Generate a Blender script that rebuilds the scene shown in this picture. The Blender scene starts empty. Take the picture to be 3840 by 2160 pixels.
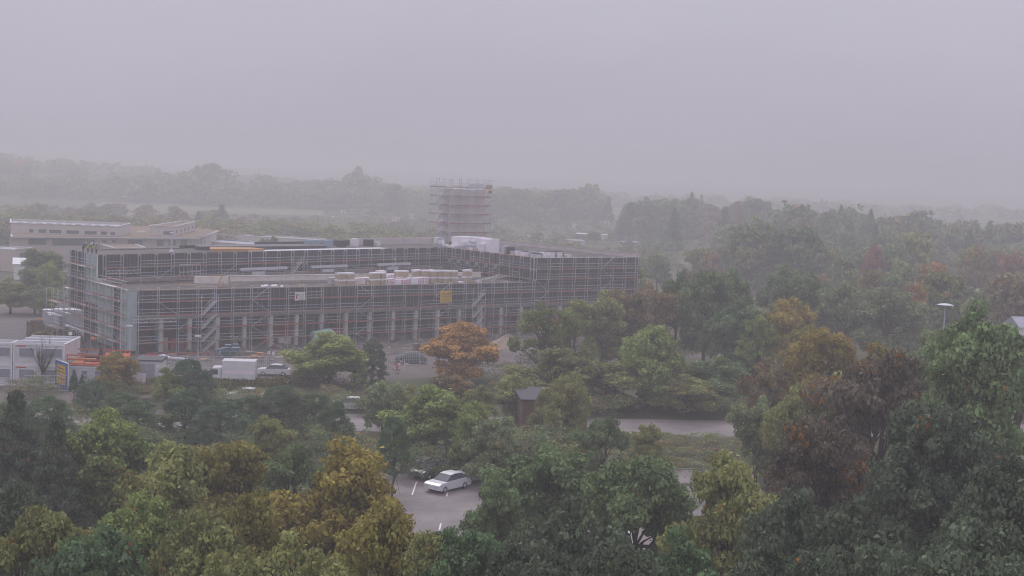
import bpy, math, random
import numpy as np
from mathutils import Vector, Matrix

# ------------------------------------------------------------------ camera, world, sun, exposure
SC = bpy.context.scene
COL = SC.collection
F, PITCH, ROLL, CAMZ = 4972.0, 0.0834, -0.0395, 27.79
fw = np.array([0, math.cos(PITCH), -math.sin(PITCH)])
r0 = np.array([1.0, 0, 0]); u0 = np.cross(r0, fw)
rv = r0 * math.cos(ROLL) - u0 * math.sin(ROLL)
uv = u0 * math.cos(ROLL) + r0 * math.sin(ROLL)
EYE = np.array([0, 0, CAMZ])
cd = bpy.data.cameras.new('camera'); cam = bpy.data.objects.new('camera', cd); COL.objects.link(cam)
cd.sensor_width = 36; cd.lens = F / 3840 * 36; cd.clip_start = 0.5; cd.clip_end = 9000
M = Matrix.Identity(4)
for i in range(3):
    M[i][0] = rv[i]; M[i][1] = uv[i]; M[i][2] = -fw[i]; M[i][3] = EYE[i]
cam.matrix_world = M
SC.camera = cam

SUN_EL, SUN_AZ = math.radians(48), math.radians(215)
W = bpy.data.worlds.new('World'); SC.world = W; W.use_nodes = True
nt = W.node_tree; nt.nodes.clear()
out = nt.nodes.new('ShaderNodeOutputWorld'); bg = nt.nodes.new('ShaderNodeBackground')
sky = nt.nodes.new('ShaderNodeTexSky'); sky.sky_type = 'NISHITA'; sky.sun_disc = False
sky.sun_elevation = SUN_EL; sky.sun_rotation = SUN_AZ; sky.air_density = 1.5; sky.dust_density = 6
# overcast deck: the sky's own light is veiled by an even cloud layer, brighter towards the zenith (CIE overcast)
tc = nt.nodes.new('ShaderNodeTexCoord'); sep = nt.nodes.new('ShaderNodeSeparateXYZ')
mr = nt.nodes.new('ShaderNodeMapRange'); mr.inputs['From Min'].default_value = 0; mr.inputs['From Max'].default_value = 1
mr.inputs['To Min'].default_value = 1.0; mr.inputs['To Max'].default_value = 2.7
cl = nt.nodes.new('ShaderNodeVectorMath'); cl.operation = 'SCALE'; cl.inputs[0].default_value = (4.55, 4.32, 5.15)
mx = nt.nodes.new('ShaderNodeMix'); mx.data_type = 'RGBA'; mx.inputs['Factor'].default_value = 0.93
L = nt.links.new
cn = nt.nodes.new('ShaderNodeTexNoise'); cn.inputs['Scale'].default_value = 2.6; cn.inputs['Detail'].default_value = 5
cmp_ = nt.nodes.new('ShaderNodeMapping'); cmp_.inputs['Scale'].default_value = (1, 1, 3.5); L(tc.outputs['Generated'], cmp_.inputs[0]); L(cmp_.outputs[0], cn.inputs['Vector'])
cr_ = nt.nodes.new('ShaderNodeMapRange'); cr_.inputs['From Min'].default_value = .3; cr_.inputs['From Max'].default_value = .7; cr_.inputs['To Min'].default_value = .955; cr_.inputs['To Max'].default_value = 1.045; L(cn.outputs['Fac'], cr_.inputs['Value'])
cm_ = nt.nodes.new('ShaderNodeMath'); cm_.operation = 'MULTIPLY'; L(cr_.outputs[0], cm_.inputs[0]); L(mr.outputs[0], cm_.inputs[1])
L(tc.outputs['Generated'], sep.inputs[0]); L(sep.outputs['Z'], mr.inputs['Value']); L(cm_.outputs[0], cl.inputs['Scale'])
L(sky.outputs[0], mx.inputs['A']); L(cl.outputs[0], mx.inputs['B']); L(mx.outputs['Result'], bg.inputs['Color'])
bg.inputs['Strength'].default_value = 0.10; L(bg.outputs[0], out.inputs[0])
sd = bpy.data.lights.new('sun', 'SUN'); sun = bpy.data.objects.new('sun', sd); COL.objects.link(sun)
sd.energy = 1.5; sd.angle = math.radians(25); sd.color = (1.0, 0.97, 0.92)
sun.rotation_euler = (math.pi / 2 - SUN_EL, 0, math.radians(180 + 20))
SC.view_settings.view_transform = 'Standard'; SC.view_settings.look = 'None'
SC.view_settings.exposure = 0.0; SC.view_settings.gamma = 1.0; SC.view_settings.use_curve_mapping = False
SC.cycles.max_bounces = 6; SC.cycles.diffuse_bounces = 3; SC.cycles.volume_bounces = 3
SC.cycles.transparent_max_bounces = 8; SC.cycles.use_denoising = True; SC.cycles.denoiser = 'OPENIMAGEDENOISE'; SC.cycles.denoising_prefilter = 'ACCURATE'; SC.cycles.filter_width = 1.15
SC.cycles.caustics_reflective = False; SC.cycles.caustics_refractive = False
random.seed(7); rng = np.random.default_rng(7)

# ------------------------------------------------------------------ measuring helpers (photo pixel -> point of the place)
def ray(x, y): return fw * F + rv * (x - 1920) + uv * (1080 - y)
def site(x, y, z=0.0):
    v = ray(x, y); return EYE + v * ((z - CAMZ) / v[2])
def atdist(x, y, D):
    v = ray(x, y); return EYE + v * (D / v[1])
AZ = 0.6524
OB = np.array([-53.6963, 190.1944, 0.0])
dv = np.array([math.cos(AZ), math.sin(AZ), 0]); lv = np.array([-math.sin(AZ), math.cos(AZ), 0])
def BW(s, t, z=0.0): return OB + dv * s + lv * t + np.array([0, 0, z])
def s_at(x, y, t):
    v = ray(x, y); k = ((OB - EYE) @ lv + t) / (v @ lv); P = EYE + v * k; return (P - OB) @ dv, P[2]
def t_at(x, y, s):
    v = ray(x, y); k = ((OB - EYE) @ dv + s) / (v @ dv); P = EYE + v * k; return (P - OB) @ lv, P[2]

# ------------------------------------------------------------------ object helpers
def tag(o, label=None, cat=None, group=None, kind=None):
    if label: o['label'] = label
    if cat: o['category'] = cat
    if group: o['group'] = group
    if kind: o['kind'] = kind
    return o
def empty(name, loc=(0, 0, 0), rz=0.0, parent=None):
    o = bpy.data.objects.new(name, None); COL.objects.link(o); o.location = tuple(loc); o.rotation_euler = (0, 0, rz)
    o.empty_display_size = 0.3
    if parent: o.parent = parent
    return o
def thing(name, label, cat, loc=(0, 0, 0), rz=0.0, group=None):
    return tag(empty(name, loc, rz), label, cat, group)
def put(name, mesh, parent=None, loc=(0, 0, 0), rz=0.0, scale=None):
    o = bpy.data.objects.new(name, mesh); COL.objects.link(o); o.location = tuple(loc); o.rotation_euler = (0, 0, rz)
    if scale is not None: o.scale = scale
    if parent: o.parent = parent
    return o
def copy_tree(o, parent=None):
    c = o.copy(); COL.objects.link(c); c.parent = parent
    for ch in o.children: copy_tree(ch, c)
    return c
BOXF = [(0, 3, 2, 1), (4, 5, 6, 7), (0, 1, 5, 4), (1, 2, 6, 5), (2, 3, 7, 6), (3, 0, 4, 7)]
class MB:
    def __init__(s): s.v = []; s.f = []
    def box(s, x0, x1, y0, y1, z0, z1):
        n = len(s.v); s.v += [(x0, y0, z0), (x1, y0, z0), (x1, y1, z0), (x0, y1, z0), (x0, y0, z1), (x1, y0, z1), (x1, y1, z1), (x0, y1, z1)]
        s.f += [tuple(n + i for i in q) for q in BOXF]; return s
    def hexa(s, b, t):
        n = len(s.v); s.v += [tuple(p) for p in b] + [tuple(p) for p in t]
        s.f += [tuple(n + i for i in q) for q in BOXF]; return s
    def bar(s, a, b, w, h=None):
        a = np.array(a, float); b = np.array(b, float); h = h or w; d = b - a; d = d / max(np.linalg.norm(d), 1e-9)
        up = np.array([0, 0, 1.0]) if abs(d[2]) < .9 else np.array([1.0, 0, 0])
        x = np.cross(d, up); x /= np.linalg.norm(x); y = np.cross(x, d)
        q = [(-1, -1), (1, -1), (1, 1), (-1, 1)]
        return s.hexa([a + x * i * w / 2 + y * j * h / 2 for i, j in q], [b + x * i * w / 2 + y * j * h / 2 for i, j in q])
    def tube(s, pts, rads, n=6, cap=True):
        pts = [np.array(p, float) for p in pts]; rings = []
        for i, p in enumerate(pts):
            d = pts[min(i + 1, len(pts) - 1)] - pts[max(i - 1, 0)]; d /= max(np.linalg.norm(d), 1e-9)
            up = np.array([0, 0, 1.0]) if abs(d[2]) < .9 else np.array([1.0, 0, 0])
            x = np.cross(d, up); x /= np.linalg.norm(x); y = np.cross(x, d)
            b = len(s.v); rings.append(b)
            for k in range(n):
                a = 2 * math.pi * k / n; s.v.append(tuple(p + (x * math.cos(a) + y * math.sin(a)) * rads[i]))
        for i in range(len(rings) - 1):
            for k in range(n):
                k2 = (k + 1) % n; s.f.append((rings[i] + k, rings[i] + k2, rings[i + 1] + k2, rings[i + 1] + k))
        if cap:
            s.f.append(tuple(rings[0] + k for k in range(n))[::-1]); s.f.append(tuple(rings[-1] + k for k in range(n)))
        return s
    def quad(s, a, b, c, d):
        n = len(s.v); s.v += [tuple(a), tuple(b), tuple(c), tuple(d)]; s.f.append((n, n + 1, n + 2, n + 3)); return s
    def prism(s, pts, z0, z1):
        n = len(s.v); k = len(pts)
        s.v += [(p[0], p[1], z0) for p in pts] + [(p[0], p[1], z1) for p in pts]
        s.f.append(tuple(range(n, n + k))[::-1]); s.f.append(tuple(range(n + k, n + 2 * k)))
        for i in range(k):
            j = (i + 1) % k; s.f.append((n + i, n + j, n + k + j, n + k + i))
        return s
    def mesh(s, name, mat, smooth=False):
        m = bpy.data.meshes.new(name); m.from_pydata(s.v, [], s.f); m.materials.append(mat)
        if smooth: m.polygons.foreach_set('use_smooth', [True] * len(m.polygons))
        m.update(); return m
    def build(s, name, mat, parent=None, loc=(0, 0, 0), rz=0.0, smooth=False):
        return put(name, s.mesh(name, mat, smooth), parent, loc, rz)

# ------------------------------------------------------------------ materials
def pm(name, c1, c2=None, scale=2.0, rough=0.8, metal=0.0, bump=0.0, detail=5, spec=0.3, stretch=None, contrast=(0.35, 0.65), coords='Object'):
    m = bpy.data.materials.new(name); m.use_nodes = True; t = m.node_tree; t.nodes.clear()
    o = t.nodes.new('ShaderNodeOutputMaterial'); p = t.nodes.new('ShaderNodeBsdfPrincipled'); t.links.new(p.outputs[0], o.inputs[0])
    p.inputs['Roughness'].default_value = rough; p.inputs['Metallic'].default_value = metal
    p.inputs['Specular IOR Level'].default_value = spec
    if c2 is None: c2 = tuple(min(1, v * 0.78) for v in c1)
    tcn = t.nodes.new('ShaderNodeTexCoord'); n = t.nodes.new('ShaderNodeTexNoise'); n.inputs['Scale'].default_value = scale; n.inputs['Detail'].default_value = detail
    n.inputs['Roughness'].default_value = 0.65
    src = tcn.outputs[coords]
    if stretch:
        mp = t.nodes.new('ShaderNodeMapping'); mp.inputs['Scale'].default_value = stretch; t.links.new(src, mp.inputs[0]); src = mp.outputs[0]
    t.links.new(src, n.inputs['Vector'])
    r = t.nodes.new('ShaderNodeMapRange'); r.inputs['From Min'].default_value = contrast[0]; r.inputs['From Max'].default_value = contrast[1]
    t.links.new(n.outputs['Fac'], r.inputs['Value'])
    x = t.nodes.new('ShaderNodeMix'); x.data_type = 'RGBA'; x.inputs['A'].default_value = (*c1, 1); x.inputs['B'].default_value = (*c2, 1)
    t.links.new(r.outputs[0], x.inputs['Factor']); t.links.new(x.outputs['Result'], p.inputs['Base Color'])
    if bump:
        b = t.nodes.new('ShaderNodeBump'); b.inputs['Strength'].default_value = bump; b.inputs['Distance'].default_value = 0.05
        t.links.new(n.outputs['Fac'], b.inputs['Height']); t.links.new(b.outputs[0], p.inputs['Normal'])
    return m
def leafmat(mass=False):
    m = bpy.data.materials.new('foliage'); m.use_nodes = True; t = m.node_tree; t.nodes.clear(); K = t.nodes.new; Lk = t.links.new
    o = K('ShaderNodeOutputMaterial'); d = K('ShaderNodeBsdfDiffuse'); tr = K('ShaderNodeBsdfTranslucent'); ms = K('ShaderNodeMixShader')
    ms.inputs[0].default_value = 0.22
    oi = K('ShaderNodeObjectInfo'); at = K('ShaderNodeAttribute'); at.attribute_name = 'tint'; at2 = K('ShaderNodeAttribute'); at2.attribute_name = 'turn'
    # brightness varies leaf by leaf and clump by clump
    mr_ = K('ShaderNodeMapRange'); mr_.inputs['To Min'].default_value = 0.55; mr_.inputs['To Max'].default_value = 1.65
    Lk(at.outputs['Fac'], mr_.inputs['Value'])
    # turned (autumn) leaves: share of them = the tree's colour alpha
    lt = K('ShaderNodeMath'); lt.operation = 'LESS_THAN'; Lk(at2.outputs['Fac'], lt.inputs[0]); Lk(oi.outputs['Alpha'], lt.inputs[1])
    mc = K('ShaderNodeMix'); mc.data_type = 'RGBA'; mc.inputs['B'].default_value = (0.30, 0.15, 0.04, 1)
    Lk(lt.outputs[0], mc.inputs['Factor'])
    if mass:
        ca_ = K('ShaderNodeAttribute'); ca_.attribute_name = 'leafcol'; Lk(ca_.outputs['Color'], mc.inputs['A']); t.links.remove(lt.inputs[1].links[0]); lt.inputs[1].default_value = .1
    else: Lk(oi.outputs['Color'], mc.inputs['A'])
    sc = K('ShaderNodeVectorMath'); sc.operation = 'SCALE'; Lk(mc.outputs['Result'], sc.inputs[0]); Lk(mr_.outputs[0], sc.inputs['Scale'])
    Lk(sc.outputs[0], d.inputs['Color']); Lk(sc.outputs[0], tr.inputs['Color'])
    Lk(d.outputs[0], ms.inputs[1]); Lk(tr.outputs[0], ms.inputs[2]); Lk(ms.outputs[0], o.inputs[0])
    return m
MT = dict(
    leaf=leafmat(), leafmass=leafmat(True),
    bark=pm('bark', (.10, .085, .07), (.05, .042, .035), 6, .95, bump=.4, stretch=(1, 1, .25)),
    steel=pm('galvanised_steel', (.60, .62, .68), (.42, .44, .5), 3, .5, .2, spec=.5),
    steel_l=pm('bright_aluminium', (.75, .76, .8), (.6, .6, .64), 3, .45, .3, spec=.5),
    teal=pm('blue_grey_steel', (.36, .47, .54), (.25, .33, .4), 3, .5, .3),
    red=pm('red_toe_board', (.42, .12, .11), (.30, .13, .12), 4, .8),
    wood=pm('weathered_deck_wood', (.36, .29, .25), (.24, .2, .18), 5, .9, stretch=(.3, 2, 2)),
    newwood=pm('fresh_timber', (.52, .30, .14), (.38, .21, .1), 4, .85, stretch=(.4, 2, 2)),
    membrane=pm('dark_facade_membrane', (.042, .038, .044), (.028, .026, .032), .7, .75, bump=.1),
    membrane2=pm('dark_facade_membrane_reddish', (.058, .04, .044), (.035, .028, .032), .9, .75, bump=.1),
    batten=pm('grey_batten', (.30, .27, .27), (.19, .17, .175), 2.5, .8),
    board=pm('pale_green_insulation', (.37, .45, .44), (.30, .38, .37), .8, .9),
    boardtop=pm('white_wool_edge', (.75, .77, .8), (.6, .62, .66), 5, .95),
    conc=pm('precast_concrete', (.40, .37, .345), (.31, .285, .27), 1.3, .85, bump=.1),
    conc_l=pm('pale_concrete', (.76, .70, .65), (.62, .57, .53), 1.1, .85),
    slab=pm('site_slab_concrete', (.27, .245, .235), (.19, .175, .17), .5, .85),
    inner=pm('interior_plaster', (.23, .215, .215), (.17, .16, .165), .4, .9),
    bitumen=pm('roof_bitumen', (.045, .045, .055), (.09, .088, .10), .35, .6),
    bitumen_w=pm('wet_roof_bitumen', (.055, .045, .047), (.12, .10, .10), .25, .75, detail=9, spec=.15),
    parapet=pm('grey_parapet_board', (.60, .55, .55), (.48, .44, .44), .8, .85),
    foil=pm('white_foil', (.88, .86, .92), (.74, .72, .80), 2.2, .35, bump=.5, spec=.5),
    foil_g=pm('grey_wrap', (.52, .52, .58), (.36, .36, .42), 3, .35, bump=.6, spec=.5),
    carton=pm('tan_insulation_block', (.50, .40, .28), (.40, .32, .23), 3, .9),
    print_r=pm('red_print', (.5, .1, .14), (.42, .09, .12), 3, .7),
    pink=pm('pinkish_white_film', (.84, .76, .82), (.72, .65, .71), 3, .5),
    black=pm('black_plastic', (.03, .03, .036), (.05, .05, .055), 3, .6),
    white=pm('white_paint', (.78, .77, .78), (.66, .65, .67), 1.5, .5),
    cont=pm('container_white', (.62, .62, .66), (.52, .52, .57), .9, .5),
    cont_d=pm('container_panel_grey', (.33, .34, .39), (.27, .28, .33), .9, .5),
    glass=pm('window_glass', (.055, .06, .075), (.09, .10, .12), .3, .12, spec=.6),
    blind=pm('window_blind', (.25, .26, .31), (.2, .21, .26), 1, .5),
    render=pm('beige_render', (.50, .43, .39), (.44, .38, .345), .5, .9),
    render_l=pm('pale_render', (.58, .53, .52), (.5, .46, .45), .5, .9),
    sedum=pm('sedum_roof', (.19, .12, .095), (.21, .165, .10), .35, .95, detail=8, contrast=(.4, .6)),
    metalroof=pm('zinc_roof', (.36, .37, .43), (.28, .29, .35), .4, .4, .2),
    eave=pm('fascia_metal', (.62, .60, .62), (.52, .5, .52), .6, .5),
    fence_r=pm('orange_red_board', (.55, .11, .055), (.42, .09, .05), 3, .7),
    tower=pm('tower_concrete', (.76, .68, .67), (.62, .58, .58), .28, .9, contrast=(.42, .58), stretch=(1, 1, .2)),
    asphalt=pm('asphalt', (.12, .108, .112), (.085, .078, .082), .35, .9, coords='Object', detail=8),
    yard=pm('site_mud', (.155, .13, .12), (.09, .078, .078), .12, .95, bump=.3, detail=9),
    pave=pm('pinkish_paving', (.25, .215, .215), (.13, .115, .118), .22, .55, detail=11, bump=.15, spec=.25),
    grass=pm('rough_grass', (.055, .065, .028), (.09, .082, .045), .05, .95, detail=9, contrast=(.4, .62)),
    field=pm('green_field', (.12, .17, .075), (.16, .17, .09), .012, .95, detail=6),
    stubble=pm('dry_meadow', (.18, .155, .09), (.12, .125, .065), .02, .95, detail=6),
    dirt=pm('gravel_heap', (.33, .25, .20), (.25, .19, .155), 1.2, .95, bump=.6),
    yellow=pm('yellow_panel', (.62, .40, .05), (.55, .36, .06), 2, .6),
    blue=pm('blue_panel', (.06, .14, .42), (.05, .11, .34), 2, .5),
    orange=pm('orange_paint', (.6, .2, .04), (.48, .16, .04), 3, .5),
    redp=pm('red_paint', (.55, .045, .04), (.42, .04, .04), 3, .5),
    tile=pm('red_tile_roof', (.26, .12, .09), (.19, .1, .08), .6, .85),
    ltgrey=pm('light_sheet', (.66, .66, .7), (.54, .54, .58), 1, .5),
    brown=pm('brown_boards', (.16, .10, .075), (.11, .075, .06), 2, .9),
    tarp=pm('mint_tarp', (.42, .66, .56), (.32, .52, .46), 3, .5, bump=.5),
    text=pm('dark_print', (.05, .055, .10), (.07, .07, .12), 3, .7),
    skin=pm('skin', (.42, .26, .19), (.38, .23, .17), 3, .6),
    hivis=pm('yellow_vest', (.55, .62, .06), (.48, .55, .05), 3, .6),
    dark_cloth=pm('dark_clothing', (.03, .032, .04), (.05, .05, .06), 5, .9),
    grey_cloth=pm('grey_clothing', (.33, .35, .39), (.26, .28, .32), 5, .9),
    tyre=pm('tyre_rubber', (.02, .02, .022), (.03, .03, .03), 5, .9),
    carp_grey=pm('car_paint_grey', (.10, .125, .135), (.085, .105, .115), 1, .25, .3, spec=.6),
    carp_white=pm('car_paint_white', (.72, .72, .75), (.64, .64, .68), 1, .25, spec=.6),
    purple=pm('dark_slate_roof', (.065, .058, .075), (.045, .042, .055), 1, .7),
)
# ------------------------------------------------------------------ ground, roads, fields
def sheet(name, pts, z, mat, sub=0):
    m = MB(); n = len(pts); m.v = [(p[0], p[1], z) for p in pts]; m.f = [tuple(range(n))]
    return tag(m.build(name, mat), kind='structure')
sheet('ground', [(-3500, -50), (3500, -50), (3500, 4000), (-3500, 4000)], 0, MT['grass'])
sheet('construction_yard', [BW(-70, -34)[:2], BW(130, -34)[:2], BW(130, 75)[:2], BW(-70, 75)[:2]], 0.004, MT['yard'])
sheet('yard_hardstanding', [BW(-14, -11)[:2], BW(2, -9)[:2], BW(2, 44)[:2], BW(-40, 44)[:2]], 0.010, MT['asphalt'])
sheet('street', [(-120, 138), (-60, 136), (0, 142), (70, 152), (160, 176), (160, 186), (70, 162), (0, 152), (-60, 146), (-120, 148)], 0.014, MT['pave'])
sheet('parking_court', [(-14, 92), (22, 94), (24, 128), (-13, 126)], 0.014, MT['pave'])
for i in range(9):
    x0 = -11 + 3.0 * i; sheet('bay_line', [(x0, 113), (x0 + .12, 113), (x0 + .12, 118), (x0, 118)], 0.018, MT['white']); sheet('bay_line', [(x0, 99), (x0 + .12, 99), (x0 + .12, 104), (x0, 104)], 0.018, MT['white'])
for a, b in (((-14, 92), (22, 94)), ((22, 94), (24, 128)), ((24, 128), (-13, 126)), ((-13, 126), (-14, 92))):
    tag(MB().bar((*a, .06), (*b, .06), .16, .12).build('kerb', MT['conc']), kind='structure')
sheet('country_road', [(40, 405), (260, 440), (262, 452), (40, 417)], 0.012, MT['asphalt'])
sheet('meadow_patch', [(60, 440), (110, 452), (112, 520), (58, 505)], 0.016, MT['stubble'])
sheet('green_field', [site(x, y)[:2] for x, y in [(780, 800), (1200, 808), (1240, 788), (1000, 772), (820, 772)]], 0.010, MT['field'])
sheet('dry_field', [site(x, y)[:2] for x, y in [(250, 815), (790, 802), (830, 770), (700, 757), (330, 760)]], 0.012, MT['stubble'])
# low wooded rise far behind the wood on the left, and the far hills behind
def ridge(name, x0, x1, y0, y1, h, seed, mat):
    r = np.random.default_rng(seed); nx, ny = 40, 14; v = []; f = []
    ph = r.uniform(0, 6, 6)
    for j in range(ny):
        for i in range(nx):
            a = i / (nx - 1); b = j / (ny - 1)
            e = math.sin(math.pi * b) * (math.sin(math.pi * a) ** .5)
            z = h * e * (.75 + .15 * math.sin(7 * a + ph[0]) + .1 * math.sin(17 * a + ph[1] + 3 * b)) - .5
            v.append((x0 + (x1 - x0) * a, y0 + (y1 - y0) * b, z))
    for j in range(ny - 1):
        for i in range(nx - 1):
            k = j * nx + i; f.append((k, k + 1, k + nx + 1, k + nx))
    m = MB(); m.v = v; m.f = f; return tag(m.build(name, mat, smooth=True), kind='structure')
ridge('hillside', -620, -60, 1060, 1500, 30, 3, MT['grass'])
ridge('hill', 60, 900, 900, 1500, 10, 5, MT['grass'])
ridge('far_hills', -2200, 2400, 1900, 3800, 40, 8, MT['grass'])

# ------------------------------------------------------------------ the haze
hz = MB(); hz.box(-3560, 3560, -70, 4060, -1.5, 44)
hm = bpy.data.materials.new('haze'); hm.use_nodes = True; t = hm.node_tree; t.nodes.clear()
ho = t.nodes.new('ShaderNodeOutputMaterial'); hv = t.nodes.new('ShaderNodeVolumePrincipled')
hv.inputs['Color'].default_value = (0.715, 0.71, 0.74, 1); hv.inputs['Density'].default_value = 0.00138; hv.inputs['Anisotropy'].default_value = 0.25
t.links.new(hv.outputs[0], ho.inputs['Volume'])
tag(hz.build('haze', hm), kind='stuff')

# ------------------------------------------------------------------ scaffolds
SQ = 0.07
_m = {}
def shared(key, fn):
    if key not in _m: _m[key] = fn()
    return _m[key]
def frame_mesh(h, dep, topbar=True, matn='steel'):
    def f():
        m = MB()
        for y in (0, dep): m.bar((0, y, 0), (0, y, h), SQ)
        if topbar:
            m.bar((0, 0.03, h - .05), (0, dep - .03, h - .05), SQ * .9)
            m.bar((0, 0.03, h - .35), (0, .22, h - .05), .04); m.bar((0, dep - .03, h - .35), (0, dep - .22, h - .05), .04)
        return m.mesh('frame', MT[matn])
    return shared(('fr', h, dep, topbar, matn), f)
def deck_mesh(L_, dep, mn):
    return shared(('dk', round(L_, 2), dep, mn), lambda: MB().box(.02, L_ - .02, .04, dep - .04, -.03, .03).mesh('deck_board', MT[mn]))
def toe_mesh(L_, mn):
    return shared(('toe', round(L_, 2), mn), lambda: MB().box(.03, L_ - .03, -.045, -.015, .03, .19).mesh('toe_board', MT[mn]))
def rail_mesh(L_, mn='steel'):
    def f():
        m = MB(); m.bar((0, -.05, .52), (L_, -.05, .52), .062); m.bar((0, -.05, 1.02), (L_, -.05, 1.02), .062); return m.mesh('guardrail', MT[mn])
    return shared(('rl', round(L_, 2), mn), f)
def brace_mesh(L_, h, mn='steel'):
    return shared(('br', round(L_, 2), h, mn), lambda: MB().bar((0, -.1, 0), (L_, -.1, h), .055).mesh('diagonal_brace', MT[mn]))
def scaffold(label, loc, rz, bays, levels, z0, ztop, dep=.73, braces=(), redp=.5, seed=1, group=None, only=None, steel='steel'):
    """bays: bay lengths; levels: deck heights; frames of 2 m from z0 up to ztop"""
    r = random.Random(seed); root = thing('scaffold', label, 'scaffold', loc, rz, group)
    xs = [0.0]
    for b in bays: xs.append(xs[-1] + b)
    zs = [z0] + [l for l in levels if l > z0 + .3] + [ztop]
    for i, x in enumerate(xs):
        for k in range(len(zs) - 1):
            h = zs[k + 1] - zs[k]
            if h < .2 or (only and not only(min(i, len(bays) - 1), zs[k])): continue
            put('frame', frame_mesh(round(h, 2), dep, h > 1.2, steel if r.random() > .08 else 'teal'), root, (x, 0, zs[k]))
    for i, b in enumerate(bays):
        for l in levels:
            if only and not only(i, l - .5): continue
            put('deck_board', deck_mesh(b, dep, 'wood' if r.random() < .6 else 'steel'), root, (xs[i], 0, l))
            tb0 = put('toe_board', toe_mesh(b, 'red' if r.random() < redp else 'wood'), root, (xs[i], r.uniform(-.01, .01), l + r.uniform(-.02, .02))); tb0.rotation_euler = (0, r.uniform(-.008, .008), 0)
            if l < ztop - .8 and r.random() > .05:
                gr0 = put('guardrail', rail_mesh(b, 'steel' if r.random() > .2 else 'teal'), root, (xs[i], 0, l + r.uniform(-.03, .03))); gr0.rotation_euler = (0, r.uniform(-.01, .01), 0)
            if r.random() < .07: put('spare_board', shared(('sp', mnm := r.choice(['newwood', 'steel', 'wood', 'foil'])), lambda: MB().box(0, 2.2, .1, .3, .035, .085).mesh('spare_board', MT[mnm])), root, (xs[i] + .2, .1, l), r.uniform(-.08, .08))
    for (i, k, up) in braces:
        if i < len(bays) and k < len(zs) - 1:
            h = zs[k + 1] - zs[k]; b = bays[i]
            o = put('diagonal_brace', brace_mesh(b, round(h, 2)), root, (xs[i], 0, zs[k]))
            if not up: o.location = (xs[i] + b, 0, zs[k]); o.rotation_euler = (0, 0, 0); o.scale = (-1, 1, 1)
    return root
def stair(label, loc, rz, levels, z0, L_=2.57):
    """aluminium scaffold stair: one flight per lift, all rising to the same side"""
    root = thing('scaffold_stair', label, 'stair', loc, rz)
    zz = [z0] + list(levels)
    for k in range(len(zz) - 1):
        a, b = zz[k], zz[k + 1]; h = b - a
        fl = empty('flight', (0, 0, a), 0, root)
        m = MB()
        for y in (-.72, -.12):
            m.hexa([(.15, y - .03, -.02), (.33, y - .03, -.02), (.33, y + .03, -.02), (.15, y + .03, -.02)],
                   [(L_ - .33, y - .03, h), (L_ - .12, y - .03, h), (L_ - .12, y + .03, h), (L_ - .33, y + .03, h)])
        m.build('stringer', MT['steel_l'], fl)
        m = MB()
        for i in range(8):
            t_ = (i + .6) / 8.4; m.box(.2 + (L_ - .5) * t_, .42 + (L_ - .5) * t_, -.69, -.15, h * t_ - .02, h * t_ + .02)
        m.build('treads', MT['steel'], fl)
        m = MB()
        for q in (.55, 1.0): m.bar((.15, -.76, q), (L_ - .2, -.76, h + q), .045)
        for q in (0.02, .5, .98): m.bar((.15 + (L_ - .35) * q, -.76, h * q), (.15 + (L_ - .35) * q, -.76, h * q + 1.0), .04)
        m.build('handrail', MT['steel'], fl)
        put('landing', MB().box(L_ - .25, L_ + .15, -.72, -.1, h - .03, h + .03).mesh('landing', MT['steel']), fl)
    m = MB()
    for x in (0, L_ + .1):
        m2 = MB().bar((x, -.78, z0), (x, -.78, zz[-1] + 1.0), SQ); m2.build('post', MT['steel'], root)
    return root

# ------------------------------------------------------------------ the shell under construction
B0 = (OB[0], OB[1], 0)
bld = thing('building_shell', 'long two storey shell with dark membrane walls over an open ground floor on concrete columns', 'building', B0, AZ)
SL = -1.25; SE = 98.4; TU = 13.4; ZR = 9.3; ZT = 13.6
DA = 0.218
def up(a, off=0.0):  # a metres along the courtyard wall, off metres behind its face
    return (SL + math.cos(DA) * a - math.sin(DA) * off, TU + math.sin(DA) * a + math.cos(DA) * off)
LB = 76.6
BX, BY = up(LB)
# roofs, slabs
MB().prism([(SL + .3, 1.3), (SE - .3, 1.3), (SE - .3, 43), up(LB, 12), (SL + .3, 25.6)], 8.85, 9.2).build('lower_roof', MT['bitumen_w'], bld)
MB().prism([(SL + .3, 1.25), (SE - .3, 1.25), (SE - .3, 43), (SL + .3, 43)][:4], 0.02, 0.14).build('floor_slab', MT['slab'], bld)
roof_u = [up(.4, .35), (BX + .3, BY + .2), (BX + .3, 1.5), (SE - .4, 1.5), (SE - .4, 43.3), up(LB + 4, 13), (SL + .3, 25.6)]
MB().prism(roof_u, 13.1, 13.42).build('upper_roof', MT['bitumen_w'], bld)
# front wall (cladding band on a concrete beam)
w = MB().box(SL, SE, 1.0, 1.3, 5.57, 9.24).build('front_wall', MT['membrane'], bld)
bl = shared('bat', lambda: MB().box(-.03, .03, -.035, 0, 0, 3.62).mesh('batten', MT['batten']))
s = SL + 2.2
while s < SE - .3:
    put('batten', bl, w, (s, 1.0, 5.6)); s += 1.55 if s < 16 else (.93 if s < 34 else .62)
MB().box(SL, SE, .93, 1.4, 9.242, 9.36).build('coping', MT['wood'], bld)
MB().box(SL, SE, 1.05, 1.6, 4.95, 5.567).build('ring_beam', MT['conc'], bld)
# columns
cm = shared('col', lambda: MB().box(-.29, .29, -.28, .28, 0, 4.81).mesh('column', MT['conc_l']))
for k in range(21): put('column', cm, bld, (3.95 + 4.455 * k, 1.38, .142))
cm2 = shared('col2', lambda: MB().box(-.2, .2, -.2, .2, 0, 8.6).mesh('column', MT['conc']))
for k in range(10): put('column', cm2, bld, (6.2 + 8.91 * k, 8.0, .142))
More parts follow.
